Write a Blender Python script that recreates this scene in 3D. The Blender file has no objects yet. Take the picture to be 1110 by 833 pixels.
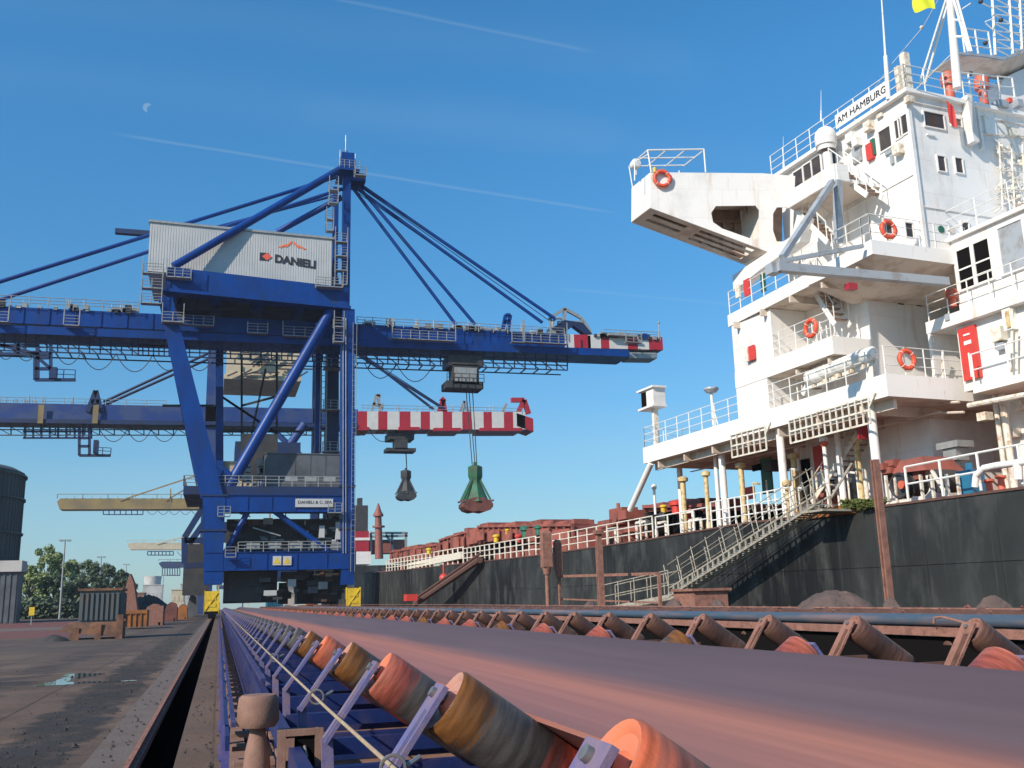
import bpy, math, random
import numpy as np
from mathutils import Vector, Matrix
from mathutils.geometry import tessellate_polygon
random.seed(7)
R=math.radians
col=bpy.context.scene.collection
sc=bpy.context.scene
# ---------- camera frame (world: +Y along the quay, +X to the water, Z up) ----------
F=1050.
MC=np.array([[0.9587367,0.03708155,0.28186682],[-0.28313245,0.21413004,0.9348713],[-0.02568968,-0.97610106,0.21579332]])
CAM=np.array([0,0,1.5])
def ray(px,py): return MC@np.array([px-555,py-416.5,F])
def aX(px,py,X): r=ray(px,py); return Vector(CAM+r*(X-CAM[0])/r[0])
def aY(px,py,Y): r=ray(px,py); return Vector(CAM+r*(Y-CAM[1])/r[1])
def aZ(px,py,Z=0.): r=ray(px,py); return Vector(CAM+r*(Z-CAM[2])/r[2])
# ---------- ship frame: s to starboard, t forward ----------
psi=R(5); SO=np.array([22.7,28.7,0.]); FW=np.array([-math.sin(psi),math.cos(psi),0]); RT=np.array([math.cos(psi),math.sin(psi),0])
def S(s,t,z): return Vector(SO+RT*s+FW*t+np.array([0,0,z]))
def ps(px,py,s=None,t=None,z=None):
    r=ray(px,py)
    if s is not None: k=((SO+RT*s-CAM)@RT)/(r@RT)
    elif t is not None: k=((SO+FW*t-CAM)@FW)/(r@FW)
    else: k=(z-CAM[2])/r[2]
    P=CAM+r*k; d=P-SO
    return (float(d@RT),float(d@FW),float(P[2]))
VF=Vector(FW);VR=Vector(RT);VZ=Vector((0,0,1));VX=Vector((1,0,0));VY=Vector((0,1,0))
# ---------- materials ----------
MATS={}
def mat(name,c,rough=.6,metal=0.,c2=None,scale=3.,amt=.5,stretch=(1,1,1),bump=0.,det=6.,lo=.4,hi=.65,c3=None,sc3=1.,lo3=.55,hi3=.7,bscale=None,spec=.5):
    m=bpy.data.materials.new(name); m.use_nodes=True; n=m.node_tree; N=n.nodes; L=n.links
    b=N['Principled BSDF']; b.inputs['Roughness'].default_value=rough; b.inputs['Metallic'].default_value=metal
    b.inputs['Specular IOR Level'].default_value=spec
    b.inputs['Base Color'].default_value=(*c,1)
    tc=N.new('ShaderNodeTexCoord')
    mp=N.new('ShaderNodeMapping'); mp.inputs['Scale'].default_value=stretch; L.new(tc.outputs['Object'],mp.inputs['Vector'])
    out=None
    def layer(prev,cc,sca,lo,hi,a,vec):
        t=N.new('ShaderNodeTexNoise'); t.inputs['Scale'].default_value=sca; t.inputs['Detail'].default_value=det; t.inputs['Roughness'].default_value=.6
        L.new(vec,t.inputs['Vector'])
        mr=N.new('ShaderNodeMapRange'); mr.inputs['From Min'].default_value=lo; mr.inputs['From Max'].default_value=hi; mr.inputs['To Max'].default_value=a
        L.new(t.outputs['Fac'],mr.inputs['Value'])
        mx=N.new('ShaderNodeMix'); mx.data_type='RGBA'
        L.new(mr.outputs['Result'],mx.inputs[0])
        if prev is None: mx.inputs[6].default_value=(*c,1)
        else: L.new(prev,mx.inputs[6])
        mx.inputs[7].default_value=(*cc,1)
        return mx.outputs[2],t
    if c2 is not None:
        out,t=layer(out,c2,scale,lo,hi,amt,mp.outputs['Vector'])
        L.new(out,b.inputs['Base Color'])
        mr=N.new('ShaderNodeMapRange'); mr.inputs['To Min'].default_value=max(0,rough-.12); mr.inputs['To Max'].default_value=min(1,rough+.15)
        L.new(t.outputs['Fac'],mr.inputs['Value']); L.new(mr.outputs['Result'],b.inputs['Roughness'])
    if c3 is not None:
        out,t3=layer(out,c3,sc3,lo3,hi3,1.,tc.outputs['Object']); L.new(out,b.inputs['Base Color'])
    if bump>0:
        t=N.new('ShaderNodeTexNoise'); t.inputs['Scale'].default_value=bscale or scale*4; t.inputs['Detail'].default_value=5
        L.new(tc.outputs['Object'],t.inputs['Vector'])
        bp=N.new('ShaderNodeBump'); bp.inputs['Strength'].default_value=bump; bp.inputs['Distance'].default_value=.05
        L.new(t.outputs['Fac'],bp.inputs['Height']); L.new(bp.outputs['Normal'],b.inputs['Normal'])
    MATS[name]=m; return m
def emis(name,c,s):
    m=bpy.data.materials.new(name); m.use_nodes=True; b=m.node_tree.nodes['Principled BSDF']
    b.inputs['Base Color'].default_value=(*c,1); b.inputs['Emission Color'].default_value=(*c,1); b.inputs['Emission Strength'].default_value=s
    MATS[name]=m; return m
mat('ship_white',(.82,.785,.745),.42,0,(.55,.36,.22),1.1,.55,(2.2,2.2,.35),0.05,7,.57,.74,(.62,.6,.57),.5,.5,.75)
mat('deck_white',(.82,.79,.75),.5,0,(.45,.28,.16),2.5,.6,(2,2,.5),0,7,.6,.75)
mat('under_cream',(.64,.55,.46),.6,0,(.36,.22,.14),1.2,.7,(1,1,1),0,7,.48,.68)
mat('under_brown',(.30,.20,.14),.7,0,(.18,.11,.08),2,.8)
mat('rail_white',(.78,.77,.73),.45,0,(.5,.33,.2),6,.6,(1,1,1),0,6,.58,.7)
mat('rail_worn',(.72,.68,.58),.55,0,(.42,.24,.13),5,.8,(1,1,1),0,6,.5,.66)
mat('old_yellow',(.62,.5,.26),.55,0,(.4,.22,.1),4,.8,(1,1,1),0,6,.48,.62)
mat('deck_red',(.30,.085,.06),.6,0,(.16,.06,.045),1.5,.8,(1,1,1),0,6)
mat('hatch_red',(.33,.10,.07),.6,0,(.14,.05,.04),.8,.9,(1,1,1),.1,6,.42,.62)
mat('signal_red',(.62,.05,.035),.4,0,(.4,.05,.04),3,.5)
mat('buoy_orange',(.72,.09,.04),.45)
mat('funnel_orange',(.62,.13,.07),.5,0,(.35,.09,.06),2.5,.6)
mat('green_paint',(.02,.14,.09),.5,0,(.03,.08,.05),2,.6)
mat('grey_paint',(.34,.37,.40),.4,0,(.24,.22,.2),2,.7,(1,1,1),0,6,.5,.65)
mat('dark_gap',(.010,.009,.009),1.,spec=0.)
mat('glass',(.055,.042,.034),.12,0,(.10,.075,.055),1.5,.8)
mat('rope',(.40,.31,.20),.8,0,(.3,.2,.12),20,.7)
mat('netting',(.10,.12,.02),.8,0,(.03,.04,.01),6,.8)
mat('yellow_paint',(.75,.5,.02),.45,0,(.4,.28,.05),3,.5)
mat('flag_yellow',(.72,.75,.03),.7)
mat('crane_blue',(.001,.044,.235),.42,0,(.002,.028,.15),.6,.8,(1,1,.4),.03,7,.4,.65,(.012,.038,.12),.35,.56,.72,spec=.3)
mat('crane_dark_blue',(.005,.024,.10),.55,0,(.010,.018,.05),.4,.9,(1,1,1),0,6)
mat('crane_faded_blue',(.004,.034,.17),.6,0,(.030,.055,.15),.25,.9,(1,1,1),0,6,.45,.55)
mat('galvanised',(.36,.37,.36),.45,.3,(.22,.21,.19),2,.6)
mat('house_grey',(.50,.50,.49),.5,0,(.38,.39,.39),.35,.6,(1,1,1))
mat('cream_panel',(.55,.46,.31),.55,0,(.4,.33,.22),.4,.6)
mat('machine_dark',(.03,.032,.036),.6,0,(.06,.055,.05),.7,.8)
mat('hopper_grey',(.10,.11,.12),.6,0,(.05,.05,.055),.5,.8)
mat('crane_yellow',(.30,.21,.07),.6,0,(.16,.12,.07),.2,.8)
mat('band_red',(.36,.012,.028),.45,0,(.4,.03,.03),.8,.5)
mat('band_white',(.60,.59,.56),.5,0,(.5,.46,.4),.8,.5)
mat('grab_green',(.02,.15,.07),.55,0,(.06,.06,.04),.8,.8)
mat('ore_rust',(.18,.06,.045),.8,0,(.08,.035,.03),1.2,.8,(1,1,1),.2)
mat('rust_dust',(.30,.14,.10),.85,0,(.16,.072,.05),7,.8,(1,1,1),.35,8,.42,.62,(.26,.13,.1),1.5,.5,.7,bscale=60)
mat('rust_dark',(.13,.06,.045),.85,0,(.07,.035,.03),5,.8,(1,1,1),.3,8,bscale=40)
mat('frame_blue',(.075,.078,.27),.5,0,(.15,.11,.19),6,.8,(1,1,1),.1,8,.42,.66,(.20,.12,.11),2.6,.53,.70,bscale=50)
mat('guard_blue',(.020,.026,.12),.7,0,(.09,.07,.10),6,.8,(1,1,1),.1,8,.46,.68)
mat('gangway_grey',(.40,.37,.30),.5,.1,(.22,.17,.12),5,.8)
mat('arm_lavender',(.12,.115,.26),.5,0,(.22,.15,.18),9,.8,(1,1,1),.1,8,.42,.64,(.22,.12,.1),4,.56,.7,bscale=60)
mat('frame_dark_blue',(.008,.022,.11),.45,0,(.06,.04,.08),6,.45,(1,1,1),.05,8,.48,.66)
mat('pipe_blue',(.055,.085,.12),.5,0,(.20,.13,.12),6,.8,(1,.1,1),.05,7,.45,.65)
mat('corrugated_grey',(.085,.10,.10),.5,0,(.14,.08,.05),1.5,.8,(1,1,.4),.05,7,.5,.68)
mat('bin_orange',(.33,.12,.025),.55,0,(.18,.07,.03),1.2,.9,(1,1,1),.1,7,.45,.65)
mat('silo_green',(.085,.105,.10),.6,0,(.05,.06,.06),.3,.8,(1,1,.2))
mat('building_pale',(.50,.48,.45),.7,0,(.3,.28,.26),.2,.7)
mat('coal',(.035,.033,.034),.95,0,(.045,.043,.042),1.2,.8,(1,1,1),1.,8,bscale=3)
mat('pole_grey',(.30,.31,.31),.5,.2)
mat('bark',(.07,.05,.035),.9,0,(.04,.03,.02),4,.8)
mat('water',(.015,.03,.035),.08,0,bump=.4,bscale=.8)
mat('dust_pile',(.12,.080,.068),.95,0,(.075,.055,.05),6,.8,(1,1,1),.8,8,bscale=14)
mat('puddle',(.03,.035,.04),.05)
mat('blue_tarp',(.02,.16,.28),.5,0,(.01,.1,.2),2,.6)
mat('steel_worn',(.28,.27,.26),.4,.6,(.2,.12,.09),8,.7)
mat('lettering',(.02,.02,.025),.6); mat('logo_orange',(.75,.16,.06),.6); mat('logo_red',(.7,.1,.06),.6)
mat('glow_white',(.8,.8,.78),.3)
mat('concrete_edge',(.14,.11,.09),.85,0,(.12,.085,.07),2.,.8,(1,1,1),.3,8,bscale=25)
def leafmat(n,c,c2):
    m=mat(n,c,.7,0,c2,.35,1.,(1,1,1),0,3,.4,.6); b=m.node_tree.nodes['Principled BSDF']
    return m
leafmat('leaf_green',(.27,.32,.11),(.16,.22,.08)); leafmat('leaf_dark',(.095,.13,.06),(.06,.095,.048)); leafmat('leaf_deep',(.06,.09,.05),(.075,.10,.05))
# ground: worn concrete with a dirt strip along the crane rail
def ground_mat():
    m=bpy.data.materials.new('quay_concrete'); m.use_nodes=True; n=m.node_tree;N=n.nodes;L=n.links;b=N['Principled BSDF']
    tc=N.new('ShaderNodeTexCoord'); sep=N.new('ShaderNodeSeparateXYZ'); L.new(tc.outputs['Object'],sep.inputs[0])
    def noise(s,d=8,vec=None,st=None):
        t=N.new('ShaderNodeTexNoise'); t.inputs['Scale'].default_value=s; t.inputs['Detail'].default_value=d; t.inputs['Roughness'].default_value=.62
        mp=N.new('ShaderNodeMapping'); mp.inputs['Scale'].default_value=st or (1,1,1); L.new(tc.outputs['Object'],mp.inputs[0]); L.new(mp.outputs[0],t.inputs['Vector']); return t.outputs['Fac']
    def rng(v,a,c,x=0,y=1):
        r=N.new('ShaderNodeMapRange'); r.inputs['From Min'].default_value=a; r.inputs['From Max'].default_value=c; r.inputs['To Min'].default_value=x; r.inputs['To Max'].default_value=y
        L.new(v,r.inputs['Value']); return r.outputs[0]
    def mix(f,a,c):
        x=N.new('ShaderNodeMix'); x.data_type='RGBA'; L.new(f,x.inputs[0])
        for i,q in ((6,a),(7,c)):
            if isinstance(q,tuple): x.inputs[i].default_value=(*q,1)
            else: L.new(q,x.inputs[i])
        return x.outputs[2]
    def mth(op,a,c):
        x=N.new('ShaderNodeMath'); x.operation=op
        for i,q in enumerate((a,c)):
            if isinstance(q,(int,float)): x.inputs[i].default_value=q
            else: L.new(q,x.inputs[i])
        return x.outputs[0]
    base=mix(rng(noise(.35),.38,.62),(.205,.138,.098),(.105,.073,.055))
    base=mix(rng(noise(9),.45,.75,0,.6),base,(.075,.062,.055))
    # slab joints
    br=N.new('ShaderNodeTexBrick'); br.inputs['Scale'].default_value=1; br.inputs['Brick Width'].default_value=2.9; br.inputs['Row Height'].default_value=6.5; br.inputs['Mortar Size'].default_value=.018; br.offset=.0
    br.inputs['Color1'].default_value=(.75,.75,.75,1); br.inputs['Color2'].default_value=(1,1,1,1); br.inputs['Mortar'].default_value=(.35,.35,.35,1)
    L.new(tc.outputs['Object'],br.inputs['Vector'])
    mm=N.new('ShaderNodeMix'); mm.data_type='RGBA'; mm.blend_type='MULTIPLY'; mm.inputs[0].default_value=1; L.new(base,mm.inputs[6]); L.new(br.outputs['Color'],mm.inputs[7]); base=mm.outputs[2]
    # dirt strip between X=-2.15 and X=-1.25, broken edges
    xx=mth('ADD',sep.outputs['X'],mth('MULTIPLY',mth('SUBTRACT',noise(1.1,6),.5),1.1))
    strip=mth('MULTIPLY',rng(xx,-2.45,-2.3),rng(xx,-1.45,-1.35,1,0))
    strip=mth('MULTIPLY',strip,rng(noise(2.3,8),.33,.47,.35,1))
    base=mix(mth('MULTIPLY',strip,.85),base,(.036,.033,.030))
    x2=mth('ADD',sep.outputs['X'],mth('MULTIPLY',mth('SUBTRACT',noise(.9,6),.5),1.6))
    s2=mth('MULTIPLY',rng(x2,-4.9,-4.6),rng(x2,-3.9,-3.7,1,0)); s2=mth('MULTIPLY',s2,rng(noise(1.2,8),.42,.55))
    base=mix(mth('MULTIPLY',s2,.8),base,(.045,.040,.037))
    # far part darker, stained with ore
    far=rng(sep.outputs['Y'],24,42); far=mth('MULTIPLY',far,rng(noise(.12,5),.3,.6,.4,1))
    base=mix(mth('MULTIPLY',far,.7),base,(.085,.072,.063))
    # right of the rail trench: dusty brown
    rt=rng(sep.outputs['X'],-.5,-.45); base=mix(mth('MULTIPLY',rt,.55),base,(.15,.105,.08))
    red=rng(noise(.6,6,),.55,.75,0,.5); base=mix(red,base,(.15,.085,.065))
    L.new(base,b.inputs['Base Color']); b.inputs['Specular IOR Level'].default_value=.2
    L.new(rng(noise(.8),.35,.7,.95,.6),b.inputs['Roughness'])
    bp=N.new('ShaderNodeBump'); bp.inputs['Strength'].default_value=.5; bp.inputs['Distance'].default_value=.03
    L.new(mth('ADD',noise(18),mth('MULTIPLY',strip,noise(6))),bp.inputs['Height']); L.new(bp.outputs[0],b.inputs['Normal'])
    MATS['quay']=m
ground_mat()
def plated(name,w,h,dark=.86):
    # welded plate joints and slight buckling between frames
    m=MATS[name]; n=m.node_tree;N=n.nodes;L=n.links;b=N['Principled BSDF']
    tc=N.new('ShaderNodeTexCoord'); sp=N.new('ShaderNodeSeparateXYZ'); L.new(tc.outputs['Object'],sp.inputs[0])
    ad=N.new('ShaderNodeMath'); ad.operation='ADD'; L.new(sp.outputs['X'],ad.inputs[0]); L.new(sp.outputs['Y'],ad.inputs[1])
    cb=N.new('ShaderNodeCombineXYZ'); L.new(ad.outputs[0],cb.inputs[0]); L.new(sp.outputs['Z'],cb.inputs[1])
    br=N.new('ShaderNodeTexBrick'); br.inputs['Scale'].default_value=1; br.inputs['Brick Width'].default_value=w; br.inputs['Row Height'].default_value=h; br.inputs['Mortar Size'].default_value=.010; br.inputs['Mortar Smooth'].default_value=.3
    br.inputs['Color1'].default_value=(1,1,1,1); br.inputs['Color2'].default_value=(.955,.955,.955,1); br.inputs['Mortar'].default_value=(dark,dark*.97,dark*.94,1); L.new(cb.outputs[0],br.inputs['Vector'])
    old=b.inputs['Base Color'].links[0].from_socket; mm=N.new('ShaderNodeMix'); mm.data_type='RGBA'; mm.blend_type='MULTIPLY'; mm.inputs[0].default_value=1; L.new(old,mm.inputs[6]); L.new(br.outputs['Color'],mm.inputs[7]); L.new(mm.outputs[2],b.inputs['Base Color'])
    t=N.new('ShaderNodeTexNoise'); t.inputs['Scale'].default_value=1.1; t.inputs['Detail'].default_value=2; L.new(tc.outputs['Object'],t.inputs['Vector'])
    bp=N.new('ShaderNodeBump'); bp.inputs['Strength'].default_value=.35; bp.inputs['Distance'].default_value=.05; L.new(t.outputs['Fac'],bp.inputs['Height'])
    b2=N.new('ShaderNodeBump'); b2.inputs['Strength'].default_value=.4; b2.inputs['Distance'].default_value=.01; L.new(br.outputs['Fac'],b2.inputs['Height']); L.new(bp.outputs[0],b2.inputs['Normal']); L.new(b2.outputs[0],b.inputs['Normal'])
plated('ship_white',2.3,1.35); plated('crane_blue',4.2,3.1,.7)
def hull_mat():
    m=bpy.data.materials.new('hull_black'); m.use_nodes=True; n=m.node_tree;N=n.nodes;L=n.links;b=N['Principled BSDF']
    tc=N.new('ShaderNodeTexCoord')
    def noise(s,st,d=6,off=0):
        t=N.new('ShaderNodeTexNoise'); t.inputs['Scale'].default_value=s; t.inputs['Detail'].default_value=d; t.inputs['Roughness'].default_value=.6
        mp=N.new('ShaderNodeMapping'); mp.inputs['Scale'].default_value=st; mp.inputs['Location'].default_value=(off,off,off); L.new(tc.outputs['Object'],mp.inputs[0]); L.new(mp.outputs[0],t.inputs['Vector']); return t.outputs['Fac']
    def rng(v,a,c,x=0,y=1):
        r=N.new('ShaderNodeMapRange'); r.inputs['From Min'].default_value=a; r.inputs['From Max'].default_value=c; r.inputs['To Min'].default_value=x; r.inputs['To Max'].default_value=y; L.new(v,r.inputs[0]); return r.outputs[0]
    def mix(f,a,c):
        x=N.new('ShaderNodeMix'); x.data_type='RGBA'; L.new(f,x.inputs[0])
        for i,q in ((6,a),(7,c)):
            if isinstance(q,tuple): x.inputs[i].default_value=(*q,1)
            else: L.new(q,x.inputs[i])
        return x.outputs[2]
    c=mix(rng(noise(.16,(1,1,.6),5),.42,.60),(.010,.010,.010),(.033,.034,.032))
    c=mix(rng(noise(.8,(1,1,.5),7,3),.5,.72,0,.7),c,(.085,.088,.082))
    c=mix(rng(noise(1.6,(3.5,3.5,.12),6,5),.56,.82,0,.5),c,(.115,.110,.10))
    c=mix(rng(noise(.55,(3,3,.10),5,9),.68,.80,0,.45),c,(.10,.06,.045))
    c=mix(rng(noise(.9,(1,1,1.6),8,13),.60,.70,0,.45),c,(.010,.011,.012))
    sp=N.new('ShaderNodeSeparateXYZ'); L.new(tc.outputs['Object'],sp.inputs[0]); c=mix(rng(sp.outputs['Y'],-18,-8,.45,0),c,(.052,.056,.052))
    L.new(c,b.inputs['Base Color']); L.new(rng(noise(1.2,(1,1,.5)),.3,.7,.4,.7),b.inputs['Roughness']); b.inputs['Specular IOR Level'].default_value=.3
    bp=N.new('ShaderNodeBump'); bp.inputs['Strength'].default_value=.35; bp.inputs['Distance'].default_value=.06; L.new(noise(.55,(1,1,.6),2,4),bp.inputs['Height']); L.new(bp.outputs[0],b.inputs['Normal'])
    MATS['hull_black']=m
hull_mat()
def belt_mat():
    m=bpy.data.materials.new('belt_rubber'); m.use_nodes=True; n=m.node_tree;N=n.nodes;L=n.links;b=N['Principled BSDF']
    tc=N.new('ShaderNodeTexCoord'); sep=N.new('ShaderNodeSeparateXYZ'); L.new(tc.outputs['Object'],sep.inputs[0])
    def noise(s,st,d=5):
        t=N.new('ShaderNodeTexNoise'); t.inputs['Scale'].default_value=s; t.inputs['Detail'].default_value=d
        mp=N.new('ShaderNodeMapping'); mp.inputs['Scale'].default_value=st; L.new(tc.outputs['Object'],mp.inputs[0]); L.new(mp.outputs[0],t.inputs['Vector']); return t.outputs['Fac']
    ns=noise(14,(1,.02,1),8); n2=noise(3,(1,.02,1),3)
    a=N.new('ShaderNodeMath'); a.operation='MULTIPLY_ADD'; L.new(n2,a.inputs[0]); a.inputs[1].default_value=.22; L.new(sep.outputs['X'],a.inputs[2])
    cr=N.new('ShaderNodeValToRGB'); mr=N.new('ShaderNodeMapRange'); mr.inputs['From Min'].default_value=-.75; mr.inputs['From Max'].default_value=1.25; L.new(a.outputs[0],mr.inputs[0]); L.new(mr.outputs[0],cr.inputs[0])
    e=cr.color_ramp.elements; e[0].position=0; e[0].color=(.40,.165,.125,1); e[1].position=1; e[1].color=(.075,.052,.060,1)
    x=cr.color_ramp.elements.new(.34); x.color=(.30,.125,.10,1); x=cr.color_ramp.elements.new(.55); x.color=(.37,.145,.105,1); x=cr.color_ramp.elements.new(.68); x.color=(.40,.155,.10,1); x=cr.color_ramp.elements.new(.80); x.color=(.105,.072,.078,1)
    mx=N.new('ShaderNodeMix'); mx.data_type='RGBA'; mx.blend_type='MULTIPLY'; mx.inputs[0].default_value=1; L.new(cr.outputs[0],mx.inputs[6])
    m2=N.new('ShaderNodeMapRange'); m2.inputs['To Min'].default_value=.70; m2.inputs['To Max'].default_value=1.30; L.new(ns,m2.inputs[0]); 
    cb=N.new('ShaderNodeCombineColor'); [L.new(m2.outputs[0],cb.inputs[i]) for i in range(3)]; L.new(cb.outputs[0],mx.inputs[7])
    L.new(mx.outputs[2],b.inputs['Base Color']); b.inputs['Roughness'].default_value=.58; b.inputs['Specular IOR Level'].default_value=.35
    MATS['belt']=m
belt_mat()
def roller_mat(name,seed,bands):
    # painted bands along the roller's own axis (local X = distance from the outer end)
    m=bpy.data.materials.new(name); m.use_nodes=True; n=m.node_tree;N=n.nodes;L=n.links;b=N['Principled BSDF']
    tc=N.new('ShaderNodeTexCoord'); sep=N.new('ShaderNodeSeparateXYZ')
    L.new(tc.outputs['UV'],sep.inputs[0])
    t=N.new('ShaderNodeTexNoise'); t.inputs['Scale'].default_value=2.; t.inputs['Detail'].default_value=4
    mp=N.new('ShaderNodeMapping'); mp.inputs['Scale'].default_value=(14,1.6,1); mp.inputs['Location'].default_value=(seed*3.1,seed,0); L.new(tc.outputs['UV'],mp.inputs[0]); L.new(mp.outputs[0],t.inputs['Vector'])
    a=N.new('ShaderNodeMath'); a.operation='MULTIPLY_ADD'; L.new(t.outputs['Fac'],a.inputs[0]); a.inputs[1].default_value=.28; L.new(sep.outputs['X'],a.inputs[2])
    cr=N.new('ShaderNodeValToRGB'); L.new(a.outputs[0],cr.inputs[0]); e=cr.color_ramp.elements
    e[0].position=bands[0][0]; e[0].color=(*bands[0][1],1); e[1].position=bands[-1][0]; e[1].color=(*bands[-1][1],1)
    for p,c in bands[1:-1]: x=e.new(p); x.color=(*c,1)
    t4=N.new('ShaderNodeTexNoise'); t4.inputs['Scale'].default_value=5; t4.inputs['Detail'].default_value=8; mp4=N.new('ShaderNodeMapping'); mp4.inputs['Scale'].default_value=(5,.8,1); mp4.inputs['Location'].default_value=(seed,seed*2.2,0); L.new(tc.outputs['UV'],mp4.inputs[0]); L.new(mp4.outputs[0],t4.inputs['Vector'])
    mr4=N.new('ShaderNodeMapRange'); mr4.inputs['From Min'].default_value=.35; mr4.inputs['From Max'].default_value=.65; mr4.inputs['To Min'].default_value=.55; mr4.inputs['To Max'].default_value=1.15; L.new(t4.outputs['Fac'],mr4.inputs[0])
    mm=N.new('ShaderNodeMix'); mm.data_type='RGBA'; mm.blend_type='MULTIPLY'; mm.inputs[0].default_value=1; L.new(cr.outputs[0],mm.inputs[6]); cb=N.new('ShaderNodeCombineColor'); [L.new(mr4.outputs[0],cb.inputs[i]) for i in range(3)]; L.new(cb.outputs[0],mm.inputs[7])
    L.new(mm.outputs[2],b.inputs['Base Color']); b.inputs['Roughness'].default_value=.48; b.inputs['Specular IOR Level'].default_value=.3
    t2=N.new('ShaderNodeTexNoise'); t2.inputs['Scale'].default_value=40; bp=N.new('ShaderNodeBump'); bp.inputs['Strength'].default_value=.15; bp.inputs['Distance'].default_value=.01
    L.new(t2.outputs['Fac'],bp.inputs['Height']); L.new(bp.outputs[0],b.inputs['Normal'])
    MATS[name]=m
G=(.095,.080,.072);DK=(.035,.03,.03);OR=(.60,.13,.05);OC=(.26,.11,.03);SM=(.52,.17,.11);RD=(.42,.05,.03)
roller_mat('roller_a',1,[(.10,OR),(.22,(.42,.11,.06)),(.38,(.25,.09,.07)),(.41,G),(.70,DK),(.95,RD)])
roller_mat('roller_b',2,[(.14,(.20,.078,.020)),(.33,(.14,.06,.022)),(.355,G),(.58,(.065,.058,.054)),(.72,DK),(.92,RD)])
roller_mat('roller_c',3,[(.10,SM),(.24,(.34,.08,.05)),(.36,(.22,.06,.05)),(.42,G),(.66,DK),(1.,DK)])
roller_mat('roller_d',4,[(.0,(.16,.13,.12)),(.3,(.07,.065,.07)),(.6,DK),(1.,DK)])
roller_mat('roller_rust',5,[(.0,(.20,.10,.07)),(.3,(.12,.06,.045)),(.6,(.06,.035,.03)),(1.,(.14,.07,.05))])
mat('roller_end',(.72,.20,.09),.5,0,(.5,.16,.09),9,.7,(1,1,1),.05)
mat('roller_end_pale',(.50,.26,.19),.5,0,(.4,.16,.1),9,.7,(1,1,1),.05)
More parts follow.
